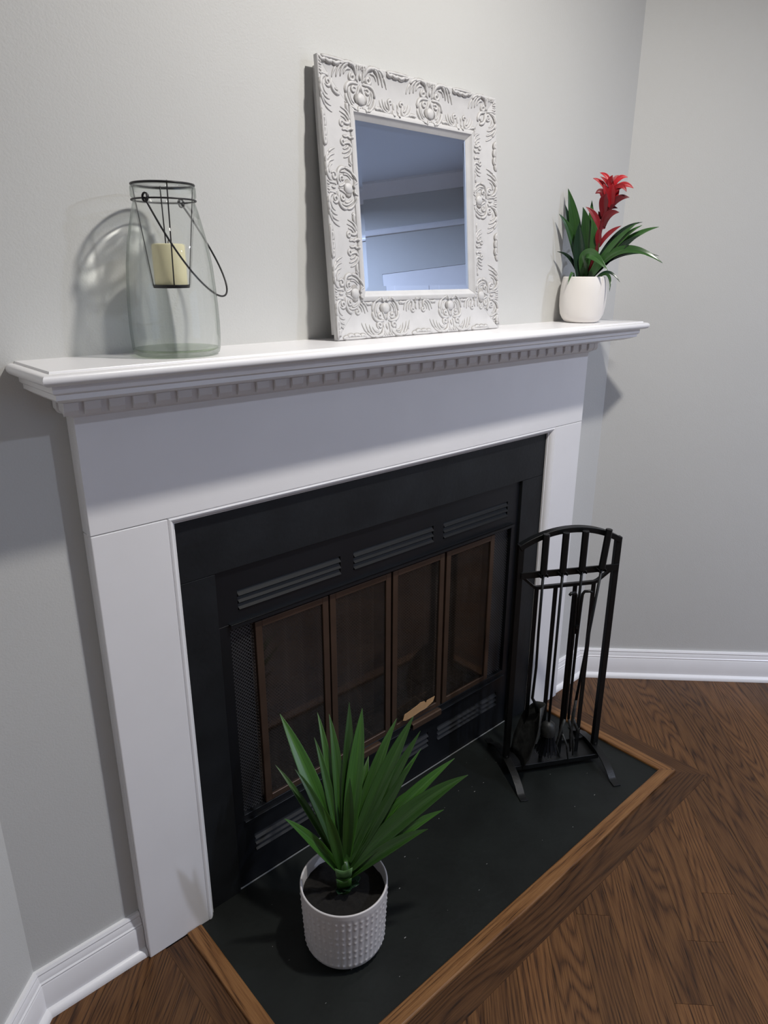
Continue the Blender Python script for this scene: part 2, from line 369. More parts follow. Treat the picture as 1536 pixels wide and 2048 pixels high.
# baseboards with mitred corners
prof = [(0, 0), (.030, 0), (.030, .004), (.0285, .011), (.0235, .0165), (.0175, .0185), (.0175, .080), (.0155, .083), (.0165, .087), (.0135, .090), (.0125, .098), (.0095, .104), (.0105, .108), (.007, .114), (0, .114)]
def base_run(name, path, i0s, prf=prof, mat=None, cat='baseboard', z0=0):
    P = [Vector(p) for p in path]; rs = []
    for i, p in enumerate(P):
        ds = []
        if i > 0: ds.append((P[i]-P[i-1]).normalized())
        if i < len(P)-1: ds.append((P[i+1]-P[i]).normalized())
        ns = [Vector((d.y, -d.x)) for d in ds]; n = sum(ns, Vector((0, 0))).normalized(); n /= n.dot(ns[0])
        rs.append([Vector((p.x+n.x*a, p.y+n.y*a, z0+z)) for a, z in prf])
    for i, (nm, lab) in i0s.items():
        struct(MB().rings([rs[i], rs[i+1]]).build(nm, mat or M_white, smooth='auto'), lab, cat)
dfr = (Vector(FB)-Vector(FR)).normalized()
base_run('b', [Vector(FR)+dfr*.90, FB, BL_, LC, (-.001, YW)], {0: ('baseboard_far', 'white baseboard along the wall seen in the mirror'), 1: ('baseboard_back', 'white baseboard behind the photographer'),
         2: ('baseboard_left', 'white baseboard along the angled wall at lower left'), 3: ('trim_1', 'short white baseboard between left corner and mantelpiece leg')})
base_run('b', [(1.58, YW), RC, FR], {0: ('trim_2', 'short white baseboard between mantelpiece leg and right corner'), 1: ('baseboard_right', 'white baseboard along the right wall behind the fire tools')})
crown = [(0, 0), (0, -.11), (.012, -.11), (.016, -.10), (.03, -.085), (.06, -.045), (.078, -.02), (.088, -.016), (.088, 0)]
base_run('c', [Vector(FR), FB], {0: ('trim_3', 'white crown moulding reflected in the mirror')}, crown, cat='moulding', z0=CEIL)
rail = [(0, 0), (.018, .002), (.022, .012), (.018, .03), (.012, .045), (0, .05)]
base_run('c', [Vector(FR), FB], {0: ('trim_4', 'white horizontal rail moulding reflected in the mirror')}, rail, cat='moulding', z0=2.33)
# panelled door and window in the far wall
dt = struct(bpy.data.objects.new('door_1', None), 'white panelled door, its bright top edge seen in the mirror', 'door'); col.objects.link(dt)
dv = dfr; nv = Vector((-dv.y, dv.x)); dt.location = (FR[0], FR[1], 0)
DM = Matrix(((dv.x, nv.x, 0, 0), (dv.y, nv.y, 0, 0), (0, 0, 1, 0), (0, 0, 0, 1)))
MB().box(.082, .858, .004, .04, .004, 2.028, DM).build('door_leaf', M_white, dt)
for a, b in ((.15, .43), (.51, .79)):
    for c, d in ((.15, .85), (1.0, 1.80)): MB().box(a, b, -.002, .006, c, d, DM).build('door_panel', M_white, dt, bevel=.004)
MB().lathe([(.0005, 0), (.012, .0), (.012, -.02), (.026, -.035), (.026, -.05), (.0005, -.058)], n=20).build('door_knob', M_ironold, dt, smooth='auto').matrix_local = DM @ Matrix.Translation((.81, 0, .95)) @ Matrix.Rotation(-PI/2, 4, 'X')
wt = struct(bpy.data.objects.new('window_1', None), 'white framed window letting daylight into the room, outside the photo', 'window'); col.objects.link(wt); wt.location = (FR[0], FR[1], 0)
mb = MB()
for b_ in ((1.75, 1.80, .02, .08, .55, 1.95), (3.70, 3.75, .02, .08, .55, 1.95), (1.80, 3.70, .02, .08, 1.90, 1.95), (1.80, 3.70, .02, .08, .55, .60)): mb.box(*b_, DM)
mb.build('window_frame', M_white, wt)
MB().box(2.73, 2.77, .03, .07, .60, 1.90, DM).build('mullion', M_white, wt)
for a, b in ((1.80, 2.73), (2.77, 3.70)): MB().box(a, b, .048, .052, .60, 1.90, DM).build('pane', M_pane, wt)

# ------------------------------------------------------------------ mantelpiece
XR = 1.579; ZO = 1.0342; XLi, XRi = .149, 1.435
mt = empty('mantelpiece', (0, 0, 0), 'white painted wooden mantelpiece with dentil moulding around black fireplace', 'mantelpiece')
def P(name, mb, mat=M_white, **k): return mb.build(name, mat, mt, **k)
P('leg', MB().box(0, XLi, 0, YW, 0, ZO-.0012), bevel=.002)
P('leg', MB().box(XRi, XR, 0, YW, 0, ZO-.0012), bevel=.002)
P('frieze', MB().box(0, XR, 0, YW, ZO, 1.29), bevel=.0012)
MB().box(.002, XLi-.002, .002, YW, ZO-.0015, ZO+.0005).build('joint', M_gap, mt)
MB().box(XRi+.002, XR-.002, .002, YW, ZO-.0015, ZO+.0005).build('joint', M_gap, mt)
# corner beads down both outer edges
for x, s in ((0, 1), (XR, -1)):
    mb = MB(); mb.tube([(x+s*.0026, .0060, 0), (x+s*.0026, .0060, ZO-.001), (x+s*.0026, .0060, ZO), (x+s*.0026, .0060, 1.225), (x+s*.004, .0065, 1.234)], .0036, 8); mb.tube([(x+s*.003, .0155, 0), (x+s*.003, .0155, ZO), (x+s*.003, .0155, 1.228), (x+s*.005, .0155, 1.234)], .0036, 8)
    P('corner_bead', mb, smooth=True)
# inner moulding round the slate opening: cove from face down to the slate
def U(x, z, y): return [Vector((XLi-x, y, 0)), Vector((XLi-x, y, ZO+z)), Vector((XRi+x, y, ZO+z)), Vector((XRi+x, y, 0))]
prof2 = [(0, .012), (0, .0002), (-.0012, .0016), (-.0020, .0004), (-.0050, -.0006), (-.0085, .0010), (-.0120, .0045), (-.0150, .0085), (-.0165, .0125), (-.0185, .0135), (-.0185, .0195), (0, .0195)]
rs = [U(a, a if a > -.02 else a, y) for a, y in prof2]
for i, nm in enumerate(('inner_moulding',)*3):
    mb = MB(); mb.rings([[r[i] for r in rs], [r[i+1] for r in rs]]); P(nm, mb, smooth='auto')
# shelf and cornice: nested U-shaped rings (left return, front, right return)
def ring(ds, df, z): return [Vector((-ds, YW, z)), Vector((-ds, -df, z)), Vector((XR+ds, -df, z)), Vector((XR+ds, YW, z))]
def course(name, pr, **k):
    mb = MB(); mb.rings([ring(*p) for p in pr], True, True); return P(name, mb, smooth='auto', **k)
nose = [(.070, .133, 1.3275), (.0745, .1395, 1.328), (.0795, .1455, 1.3305), (.0825, .149, 1.335), (.083, .1495, 1.3395), (.0815, .148, 1.3430), (.0785, .145, 1.3458), (.0740, .1405, 1.3467), (.0690, .1355, 1.3467), (.0686, .1350, 1.3488), (.0676, .1340, 1.3500)]
course('shelf', nose)
course('cornice_fascia', [(.058, .120, 1.3045), (.0605, .124, 1.3045), (.0605, .124, 1.3125), (.0625, .1265, 1.3135), (.0655, .1285, 1.3165), (.0655, .1285, 1.3278)])
course('cove', [(.019, .019, 1.2815), (.021, .022, 1.2830), (.026, .036, 1.2855), (.035, .060, 1.2895), (.046, .090, 1.2945), (.055, .112, 1.301), (.0595, .1215, 1.3045), (.05, .1, 1.31)])
course('dentil_backing', [(0.0005, 0.0005, 1.2525), (.004, .004, 1.2545), (.0115, .0115, 1.2585), (.013, .013, 1.262), (.0135, .0135, 1.282)])
dent = None
def dentil(cx, cy, rz, wdt=.0278):
    global dent
    if dent is None:
        mb = MB(); h = .5
        mb.rings([[Vector((x*1.0, y, z)) for y, z in ((0, 1.2815), (-.0065, 1.2815), (-.0065, 1.2672), (-.0055, 1.2662), (-.001, 1.2590), (0, 1.2585))] for x in (-.0139, .0139)])
        dent = mb.build('dentil', M_white, mt, bevel=.0006, seg=1); o = dent
    else:
        o = dent.copy(); col.objects.link(o); o.parent = mt
    o.location = (cx, cy, 0); o.rotation_euler = (0, 0, rz); o.scale.x = wdt/.0278
for i in range(37):
    x = .0155+.0426*i; dentil(x+.0139, -.0130, 0)
dentil(-.0072, -.0130, 0, .0250); dentil(XR+.0095, -.0130, 0, .0200)
dentil(-.0130, .0028-.006, -PI/2, .018); dentil(-.0130, .027, -PI/2, .018)
dentil(XR+.0130, .0028-.006, PI/2, .018); dentil(XR+.0130, .027, PI/2, .018)

# ------------------------------------------------------------------ slate surround and hearth
sr = empty('slate_surround', (.78, .02, 0), 'black slate slabs framing the metal firebox inside the white mantelpiece', 'fireplace surround')
MB().box(.150, .250, .0205, .0375, 0, .8785).build('slate_slab', M_slate, sr, org=(.78, .02, 0), bevel=.0008)
MB().box(1.3126, 1.434, .0205, .0375, 0, .8785).build('slate_slab', M_slate, sr, org=(.78, .02, 0), bevel=.0008)
MB().box(.150, 1.434, .0205, .0375, .8795, 1.0335).build('slate_slab', M_slate, sr, org=(.78, .02, 0), bevel=.0008)
he = empty('hearth', (.8, -.23, 0), 'black slate hearth slab with raised oak edging in front of fireplace', 'hearth')
MB().box(.12, 1.478, -.469, .0202, -.0148, .0005).build('slate_slab', M_hslate, he, org=(.8, -.23, 0))
MB().box(.150, 1.434, .0202, .06, -.0148, .0003).build('slate_slab', M_hslate, he, org=(.8, -.23, 0))
MB().tube([(.250, .0275, .0010), (1.3126, .0275, .0010)], .0020, 6).build('grout_line', plain('pale_grout', (.16, .165, .165), .9), he, org=(.8, -.23, 0))
I0, I1, IY = .1275, 1.4705, -.4615
def tb(pts, rz):
    o = board('trim_board', pts, -.0148, .0085, M_trimw, he, rz, bev=.004); return o
tb([(T0, TY), (T1, TY), (I1, IY), (I0, IY)], 0)
tb([(T0, TY), (I0, IY), (I0, -.0015), (T0, -.0015)], PI/2)
tb([(T1, TY), (T1, -.0015), (I1, -.0015), (I1, IY)], PI/2)

mb = MB(); rd = random.Random(5)
for k in range(46):
    x, y = rd.uniform(.22, 1.42), rd.uniform(-.44, -.03); r = rd.uniform(.0004, .0011); a = rd.uniform(0, 3)
    mb.box(x-r*(1+a), x+r, y-r*.8, y+r*.7, .0004, .0009+r*.4)
tag(mb.build('dust_speck', plain('pale_dust', (.25, .25, .24), 1)), 'tiny pale dust specks scattered over the black slate hearth', 'dust', kind='stuff')

# ------------------------------------------------------------------ metal firebox
fo = (.7813, .035, 0)
fb = empty('fireplace_insert', fo, 'black metal firebox with louvred panels and four bronze framed glass doors', 'fireplace')
def F(name, mb, mat=M_black, **k): return mb.build(name, mat, fb, org=fo, **k)
FX0, FX1 = .2505, 1.3121; FY = .030
def louvre_panel(z0, z1, lz0, lz1, nm):
    xs = [(.305, .598), (.640, .929), (.970, 1.257)]
    mb = MB(); mb.box(FX0, FX1, FY, FY+.006, lz1, z1); mb.box(FX0, FX1, FY, FY+.006, z0, lz0)
    x = FX0
    for a, b in xs: mb.box(x, a, FY, FY+.006, lz0, lz1); x = b
    mb.box(x, FX1, FY, FY+.006, lz0, lz1); mb.box(FX0, FX1, FY+.026, FY+.03, z0, z1)
    F(nm, mb)
    n = 3; pit = (lz1-lz0)/n
    for a, b in xs:
        for k in range(n):
            zc = lz0+pit*(k+.5)
            mb = MB(); mb.rings([[Vector((xx, y, z)) for y, z in ((FY-.0045, zc-pit*.30), (FY-.0035, zc-pit*.36), (FY+.003, zc-pit*.10), (FY+.006, zc+pit*.30), (FY+.0050, zc+pit*.32), (FY+.0015, zc-pit*.02))] for xx in (a+.001, b-.001)])
            F('louvre_slat', mb, M_slat)
louvre_panel(.744, .8795, .772, .822, 'louvred_panel'); louvre_panel(.004, .1985, .090, .142, 'louvred_panel')
F('side_frame', MB().box(FX0, .2808, FY, FY+.02, .1985, .744), bevel=.0006, seg=1)
F('side_frame', MB().box(1.2833, FX1, FY, FY+.02, .1985, .744), bevel=.0006, seg=1)
F('top_rail', MB().box(.279, 1.285, FY-.010, FY+.004, .7435, .7460).box(.279, 1.285, FY-.010, FY-.0085, .735, .7460), bevel=.0004, seg=1)
F('bottom_rail', MB().box(.279, 1.285, FY-.008, FY+.004, .1975, .2000).box(.2808, 1.2833, FY, FY+.03, .2000, .2150), bevel=.0004, seg=1)
F('door_header', MB().box(.2808, 1.2833, FY+.004, FY+.03, .7265, .7435))
for z in (.655, .555, .45):
    mb = MB(); mb.tube([(1.291, FY-.0015, z), (1.291, FY+.001, z)], .003, 8); F('screw', mb, M_ironold)
def uvgrid(me, sx, sy):
    uv = me.uv_layers.new(name='UVMap')
    for l in me.loops:
        c = me.vertices[l.vertex_index].co; uv.data[l.index].uv = (c.x, c.z)
for a, b in ((.2808, .3445), (1.2065, 1.2833)):
    mb = MB().add([(a, FY+.012, .215), (b, FY+.012, .215), (b, FY+.012, .7265), (a, FY+.012, .7265)], [(0, 1, 2, 3)])
    o = F('mesh_panel', mb, M_meshb); uvgrid(o.data, 1, 1)
    F('mesh_backing', MB().box(a, b, FY+.022, FY+.024, .215, .7265))
doors = [(.346, .5585), (.5630, .7715), (.7785, .9815), (.9900, 1.2055)]
for a, b in doors:
    z0, z1 = .2155, .7255; fwid = .0185; y0, y1 = FY+.001, FY+.011
    d = F('glass_door', MB().box(a, a+fwid, y0, y1, z0, z1).box(b-fwid, b, y0, y1, z0, z1).box(a+fwid, b-fwid, y0, y1, z1-.0165, z1).box(a+fwid, b-fwid, y0, y1, z0, z0+.0165), M_bronze, bevel=.0008, seg=1)
    MB().box(a+fwid, b-fwid, y0+.004, y0+.007, z0+.0165, z1-.0165).build('pane', M_glassdoor, d, org=fo)
for a, b in ((.600, .722), (.848, .970)):
    mb = MB(); mb.rings([[Vector((x, y, z)) for y, z in ((FY, .213), (FY-.012, .2145), (FY-.016, .2125), (FY-.016, .196), (FY-.012, .1935), (FY-.0115, .195), (FY-.014, .1985), (FY-.014, .2095), (FY, .210))] for x in (a, b)])
    F('door_handle', mb, M_bronze)
# firebox walls of the inside
iy0, iy1 = FY+.032, .50
MBp = MB()
F('firebox_shell', MB().box(.262, .272, iy0, iy1, .02, .86).box(1.291, 1.301, iy0, iy1, .02, .86).box(.262, 1.301, iy1, iy1+.01, .02, .86).box(.262, 1.301, iy0, iy1, .85, .86).box(.262, 1.301, iy0, iy1, .13, .14))
def quad_panel(p, q, z0, z1, t=.02):
    p, q = Vector(p), Vector(q); d = (q-p).normalized(); n = Vector((d.y, -d.x))*t
    mb = MB(); pts = [p, q, q-n, p-n]
    mb.add([(v.x, v.y, z0) for v in pts]+[(v.x, v.y, z1) for v in pts], [(0, 1, 2, 3), (4, 5, 6, 7), (0, 1, 5, 4), (1, 2, 6, 5), (2, 3, 7, 6), (3, 0, 4, 7)])
    return mb
F('refractory_panel', quad_panel((.29, .07), (.42, .46), .165, .8), M_brick)
F('refractory_panel', quad_panel((.42, .46), (1.15, .46), .165, .8), M_brick)
F('refractory_panel', quad_panel((1.15, .46), (1.275, .07), .165, .8), M_brick)
F('firebox_floor', MB().box(.275, 1.288, .066, .495, .142, .165), M_soot)
def curtain(a, b, y, nm='mesh_curtain'):
    n = 90; rs = []
    for z in (.19, .70):
        rs.append([Vector((a+(b-a)*i/n, y+.008*math.sin(i*.55)+.005*math.sin(i*.23+1)*(1 if z < .5 else .6), z)) for i in range(n+1)])
    mb = MB(); mb.rings(rs, False, False); o = F(nm, mb, M_mesh, smooth=True)
    uv = o.data.uv_layers.new(name='UVMap')
    for l in o.data.loops:
        i = l.vertex_index % (n+1); uv.data[l.index].uv = ((b-a)*1.25*i/n, o.data.vertices[l.vertex_index].co.z)
curtain(.36, .745, .078); curtain(.80, 1.20, .078)
F('curtain_rod', MB().tube([(.30, .078, .705), (1.27, .078, .705)], .004, 8))
g_ = empty('log_grate', (.78, .27, .165), 'black iron grate inside the firebox behind the glass doors', 'grate')
mb = MB()
for k in range(7):
    x = -.24+.08*k; mb.tube([(x, -.13, .075), (x, -.12, .05), (x, .08, .05), (x, .1, .09)], .0065, 6)
mb.build('grate_bar', M_iron, g_)
mb = MB()
for y in (-.1, .06): mb.tube([(-.27, y, .043), (.27, y, .043)], .0065, 6)
mb.build('crossbar', M_iron, g_)
for x in (-.22, .22):
    for y in (-.1, .06): MB().tube([(x, y, 0), (x, y, .045)], .006, 6).build('leg', M_iron, g_)
def log(x, y, z, rz, L_, r, lab, tilt=0):
    mb = MB(); n = 14; rs = []
    for i in range(9):
        t = -L_/2+L_*i/8; rs.append([Vector((t, r*(1+.12*math.sin(3*k+i))*math.cos(2*PI*k/n), r*(1+.12*math.sin(3*k+i))*math.sin(2*PI*k/n))) for k in range(n)])
    mb.rings(rs); o = mb.build('fire_log', M_log, smooth='auto'); o.location = (x, y, z); o.rotation_euler = (0, tilt, rz)
    tag(o, lab, 'log', 'charred logs on the grate')
log(.75, .20, .262, .05, .50, .040, 'charred log at the front of the grate in the firebox')
log(.80, .315, .264, -.08, .46, .042, 'charred log at the back of the grate in the firebox')
log(.76, .262, .336, .12, .42, .037, 'charred log resting on top of the two others in the firebox')
mb = MB(); nx, ny = 24, 12
mb.rings([[Vector((.33+.9*i/nx, .09+.33*j/ny, .167+.012*(noise.noise(Vector((i*.6, j*.6, 1)))+.6)*math.sin(PI*i/nx)*math.sin(PI*j/ny))) for i in range(nx+1)] for j in range(ny+1)], False, False)
tag(mb.build('ash_bed', M_ash, smooth=True), 'grey ash lying on the firebox floor under the grate', 'ash', kind='stuff')
# torn strip of brown card tucked behind the handle
pts = [(0.81, 0.246), (0.816, 0.264), (0.83, 0.2655), (0.87, 0.272), (0.881, 0.276), (0.898, 0.273), (0.9045, 0.264), (0.9085, 0.271), (0.942, 0.271), (0.935, 0.256), (0.909, 0.2465), (0.897, 0.245), (0.882, 0.245), (0.849, 0.241), (0.821, 0.241)]
mb = MB(); n = len(pts)
mb.add([(x, .0178, z) for x, z in pts]+[(x, .0190, z) for x, z in pts], [tuple(range(n))[::-1], tuple(range(n, 2*n))]+[(i, (i+1) % n, (i+1) % n+n, i+n) for i in range(n)])
tag(mb.build('cardboard_scrap', M_card, org=(.88, .02, .25)), 'torn strip of brown cardboard tucked behind the right door handle', 'cardboard')

# ------------------------------------------------------------------ lantern jar
JC = Vector((.181, -.0435, 1.3502)); vj = Vector((.435, .900, 0)); vr = Vector((.900, -.435, 0))
jar = empty('lantern_jar', JC, 'tall clear glass jar lantern with black wire bail handle on the mantel shelf', 'lantern')
jp = [(.0600, .0005), (.068, .0008), (.0735, .004), (.0755, .012), (.0768, .035), (.0770, .055), (.0762, .085), (.0742, .115), (.0715, .150), (.066, .185), (.0597, .212), (.0548, .233), (.0505, .248), (.0500, .2535), (.0520, .2555), (.0530, .258), (.0530, .270), (.0520, .2725), (.0505, .2735)]
ji = [(.0485, .2715), (.0482, .2650)]
gb = MB().lathe([(.0005, .0005)]+jp+ji, n=96, close=True).build('glass_body', M_jarg, jar, smooth=True)
gb.cycles.is_caustics_caster = True
for o in col.objects:
    if o.name in ('wall_front', 'shelf'): o.cycles.is_caustics_receiver = True
MB().lathe([(.0005, .0098), (.040, .0093), (.068, .0083), (.0715, .0105), (.0710, .0125), (.040, .0118), (.0005, .0123)], n=64).build('thick_base', M_jarbase, jar, smooth='auto')
def circ(r, z, n=48, a0=0): return [Vector((r*math.cos(2*PI*i/n+a0), r*math.sin(2*PI*i/n+a0), z)) for i in range(n+1)]
MB().tube(circ(.0505, .2755), .0019, 8, cap=False).build('rim_ring', M_wire, jar, smooth=True)
MB().tube(circ(.0520, .2515), .0014, 8, cap=False).build('neck_ring', M_wire, jar, smooth=True)
a_v = math.atan2(vj.y, vj.x)
for k, da in enumerate((188, 275, 5, 98)):
    a = a_v+math.radians(da); d = Vector((math.cos(a), math.sin(a), 0))
    MB().tube([d*.0505+Vector((0, 0, .2775)), d*.0485+Vector((0, 0, .274)), d*.0445+Vector((0, 0, .24)), d*.0300+Vector((0, 0, .116))], .0011, 6).build('hanger_wire', M_wire, jar, smooth=True)
MB().lathe([(.0005, .1125), (.0295, .1125), (.0305, .1140), (.0305, .1180), (.0290, .1180), (.0285, .1150), (.0005, .1150)], n=40).build('candle_tray', M_wire, jar, smooth='auto')
E1 = (-vj*.85-vr*.51).normalized(); E2 = -E1
for k, e in enumerate((E1, E2)):
    tdir = Vector((-e.y, e.x, 0)); c = e*.0535+Vector((0, 0, .2520)); pts = []
    for i in range(26):
        t = i/25*2*PI*2.1; pts.append(c+e*(.0012*i/8)+tdir*(.0048*math.cos(t))+Vector((0, 0, .0068*math.sin(t))))
    MB().tube(pts, .0014, 6).build('wire_loop', M_wire, jar, smooth=True)
apex = vr*.086+vj*.012+Vector((0, 0, .098)); bp = []
for i in range(49):
    t = PI*i/48; s_ = math.sin(t)**.8 if 0 < t < PI else 0; cc = math.cos(t)
    base = E1*.0565*cc*(1+.55*math.sin(t))+Vector((0, 0, .2505))
    bp.append(base+(apex-Vector((0, 0, .2505)))*math.sin(t)**1.0)
MB().tube(bp, .00165, 8).build('bail_handle', M_wire, jar, smooth=True)
n_before = set(col.objects)
cn = empty('pillar_candle', JC+Vector((0, 0, .1153)), 'cream pillar candle hanging on the wire tray inside the glass jar', 'candle')
MB().lathe([(.0005, 0), (.0265, 0), (.0272, .002), (.0272, .064), (.0262, .0675), (.0235, .0685), (.021, .066), (.0005, .065)], n=48).build('wax', M_wax, cn, smooth='auto')
MB().tube([(0, 0, .065), (.0005, 0, .070), (.0015, 0, .0745)], .0008, 6).build('wick', M_wick, cn)

for o in col.objects:
    if o.type == 'MESH' and (o not in n_before or (o.parent == jar and o is not gb)): o.cycles.is_caustics_receiver = True

# ------------------------------------------------------------------ framed mirror (leans on the wall)
FW_, FH_ = .546, .538
mo = bpy.data.objects.new('framed_mirror', None); col.objects.link(mo)
tag(mo, 'square mirror in an ornate whitewashed carved frame leaning on the wall above the mantel', 'mirror')
ex = Vector((1, .016, 0)).normalized(); lean = math.atan(.088)
ey = Vector((-.016*math.sin(lean)*0, 0, 0))
nb = Vector((-ex.y, ex.x, 0))                      # horizontal, pointing to the wall
ez = Vector((0, 0, 1))*math.cos(lean)+nb*math.sin(lean)   # up along the frame
en = ex.cross(ez)                                  # = toward the room (negative back)
o0 = Vector((.5475, -.0395, 1.3514))
Mm = Matrix.Identity(4)
for i in range(3): Mm[i][0] = ex[i]; Mm[i][1] = -en[i] if en.y < 0 else en[i]; Mm[i][2] = ez[i]; Mm[i][3] = o0[i]
mo.matrix_world = Mm        # local: x right, y to the wall, z up along frame; front outer lip plane y=0
HT = .034
fp = [(.0, .011), (.0, .0015), (.0015, 0), (.004, .0002), (.012, .0035), (.030, .0065), (.060, .0080), (.078, .0080), (.0795, .0050), (.083, .0035), (.088, .0040), (.0905, .0075), (.094, .0100), (.100, .0150), (.100, .026), (.012, HT), (.012, .0115)]
def fr_y(d):
    for (d0, y0), (d1, y1) in zip(fp[2:13], fp[3:14]):
        if d0 <= d <= d1: return y0+(y1-y0)*(d-d0)/(d1-d0)
    return 0
corn = [(0, FH_), (FW_, FH_), (FW_, 0), (0, 0)]; inn = [(1, -1), (-1, -1), (-1, 1), (1, 1)]
names = ['top_rail', 'right_stile', 'bottom_rail', 'left_stile']
rails = []
for i in range(4):
    j = (i+1) % 4; rs = []
    for (cx, cz), (sx, sz) in ((corn[i], inn[i]), (corn[j], inn[j])):
        e = .0002
        rs.append([Vector((cx+sx*d, y, cz+sz*d)) for d, y in fp])
    dv_ = (rs[1][0]-rs[0][0]).normalized()
    for v in range(len(rs[0])): rs[0][v] = rs[0][v]+dv_*.0003; rs[1][v] = rs[1][v]-dv_*.0003
    rails.append(MB().rings(rs).build(names[i], M_wframe, mo, smooth='auto'))
# carving strokes in rail coordinates: (s along the rail, d from the outer edge)
def comma(p0, p1, p2, r0, r1): return (bez((*p0, 0), (*p1, 0), (*p2, 0), 9), r0, r1)
def spiral(cx, cy, r0, r1, a0, a1, w0, w1, n=16):
    return ([Vector((cx+(r0+(r1-r0)*i/(n-1))*math.cos(math.radians(a0+(a1-a0)*i/(n-1))), cy+(r0+(r1-r0)*i/(n-1))*math.sin(math.radians(a0+(a1-a0)*i/(n-1))), 0)) for i in range(n)], w0, w1)
def mirror_s(L_): return L_+[([Vector((-p.x, p.y, 0)) for p in pts], a, b) for pts, a, b in L_]
MA = mirror_s([
    spiral(.0215, .0255, .0085, .0015, -60, 400, .0030, .0024, 22),
    comma((.0120, .0210), (.0150, .0010), (.0340, .0040), .0030, .0034), comma((.0340, .0040), (.0500, .0080), (.0520, .0290), .0034, .0014),
    comma((.0180, .0120), (.0300, -.0030), (.0480, .0060), .0024, .0030), comma((.0480, .0060), (.0600, .0130), (.0630, .0320), .0030, .0012),
    comma((.0400, .0030), (.0560, .0020), (.0640, .0130), .0022, .0026), comma((.0640, .0130), (.0720, .0230), (.0740, .0340), .0026, .0010),
    comma((.0260, .0130), (.0400, .0100), (.0440, .0240), .0022, .0012),
    comma((.0090, .0060), (.0085, .0200), (.0110, .0300), .0024, .0020),
    comma((.0040, .0030), (.0065, .007), (.0040, .0110), .0022, .0014), comma((.0100, .0030), (.0125, .006), (.0100, .0095), .0018, .0012),
    comma((.0070, .0150), (.0100, .024), (.0060, .0320), .0018, .0018),
    comma((.0060, .0360), (.0400, .0300), (.0395, .0560), .0030, .0034), comma((.0395, .0560), (.0390, .0780), (.0140, .0850), .0034, .0014),
    comma((.0300, .0440), (.0370, .060), (.0200, .0780), .0026, .0014), comma((.0260, .0520), (.0300, .064), (.0170, .0720), .0022, .0012),
    spiral(.0185, .0475, .0070, .0012, 200, 560, .0024, .0026, 16),
    comma((.0030, .0380), (.0040, .048), (.0110, .0560), .0024, .0018), comma((.0020, .0800), (.0090, .076), (.0125, .0870), .0024, .0014)])
MA += [([Vector((0, .016, 0)), Vector((0, .0215, 0)), Vector((0, .028, 0))], .0018, .0038), ([Vector((0, .0520, 0)), Vector((0, .0560, 0)), Vector((0, .0630, 0)), Vector((0, .0700, 0)), Vector((0, .0740, 0))], (.005, .0110, .0125, .0105, .004), None), ([Vector((0, .003, 0)), Vector((0, .010, 0))], .0024, .0014), ([Vector((0, .036, 0)), Vector((0, .050, 0))], .0030, .0014)]
MBm = mirror_s([
    comma((.0050, .0570), (.0090, .066), (.0040, .0720), .0024, .0020), comma((.0030, .0700), (.0110, .074), (.0070, .0830), .0024, .0032),
    spiral(.0165, .0570, .0065, .0012, 60, -330, .0026, .0022, 18), comma((.0230, .0540), (.0110, .0780), (.0260, .0780), .0024, .0030),
    comma((.0240, .0780), (.0420, .080), (.0470, .0560), .0032, .0012), comma((.0240, .0760), (.0360, .072), (.0385, .0530), .0026, .0012),
    comma((.0220, .0700), (.0300, .067), (.0300, .0560), .0022, .0012), comma((.0400, .0760), (.0500, .070), (.0590, .0760), .0026, .0034), comma((.0590, .0760), (.0600, .072), (.0560, .0700), .0026, .0016)])
RB = [comma((-.031, .0030), (-.024, .0110), (-.016, .0050), .0030, .0036), comma((-.016, .0050), (-.006, .0110), (.002, .0060), .0036, .0034), comma((.002, .0060), (.012, .0120), (.020, .0050), .0034, .0036), comma((.020, .0050), (.028, .0080), (.034, .0020), .0034, .0020), comma((-.034, .0030), (0, .0010), (.034, .0030), .0024, .0024)]
def place(rail_i, motifs):
    L_ = FW_ if rail_i % 2 == 0 else FH_
    mb = MB(); mg = MB()
    def W(s, d):
        if rail_i == 0: return (s, FH_-d)
        if rail_i == 1: return (FW_-d, L_-s)
        if rail_i == 2: return (L_-s, d)
        return (d, s)
    nrm = Vector((0, -1, 0))
    for mot, s0 in motifs:
        for pts, r0, r1 in mot:
            n = len(pts); pp = []; rr = []
            for i, p in enumerate(pts):
                s, d = s0+p.x, p.y; t = i/(n-1)
                if d < .0012 or d > .0995: continue
                if s < d+.0005 or s > L_-d-.0005: continue
                r = r0[i] if isinstance(r0, tuple) else (r0+(r1-r0)*t)
                if not isinstance(r0, tuple): r *= .35+.65*min(1, math.sin(PI*min(max(t, .0), 1))*1.8+ (.3 if t > .5 else .0))
                X, Z = W(s, d); pp.append(Vector((X, fr_y(d), Z))); rr.append(max(r, .0006))
            if len(pp) < 2: continue
            big = isinstance(r0, tuple)
            mb.tube([p+Vector((0, -.0004, 0)) for p in pp], rr, 8, flat=(nrm, .45 if big else 1.0))
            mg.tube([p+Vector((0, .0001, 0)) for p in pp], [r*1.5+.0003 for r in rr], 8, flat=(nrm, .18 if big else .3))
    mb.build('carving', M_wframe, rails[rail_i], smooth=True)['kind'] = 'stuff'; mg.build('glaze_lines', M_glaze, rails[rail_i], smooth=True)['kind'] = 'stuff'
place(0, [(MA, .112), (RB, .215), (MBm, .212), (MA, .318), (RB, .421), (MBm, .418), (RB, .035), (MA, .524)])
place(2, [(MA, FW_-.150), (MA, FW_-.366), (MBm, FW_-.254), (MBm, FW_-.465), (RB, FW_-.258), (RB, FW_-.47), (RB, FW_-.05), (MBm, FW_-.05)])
place(1, [(MBm, .130), (MA, .232), (MBm, .345), (RB, .338), (MA, .455), (MA, .022), (RB, .128), (RB, .52)])
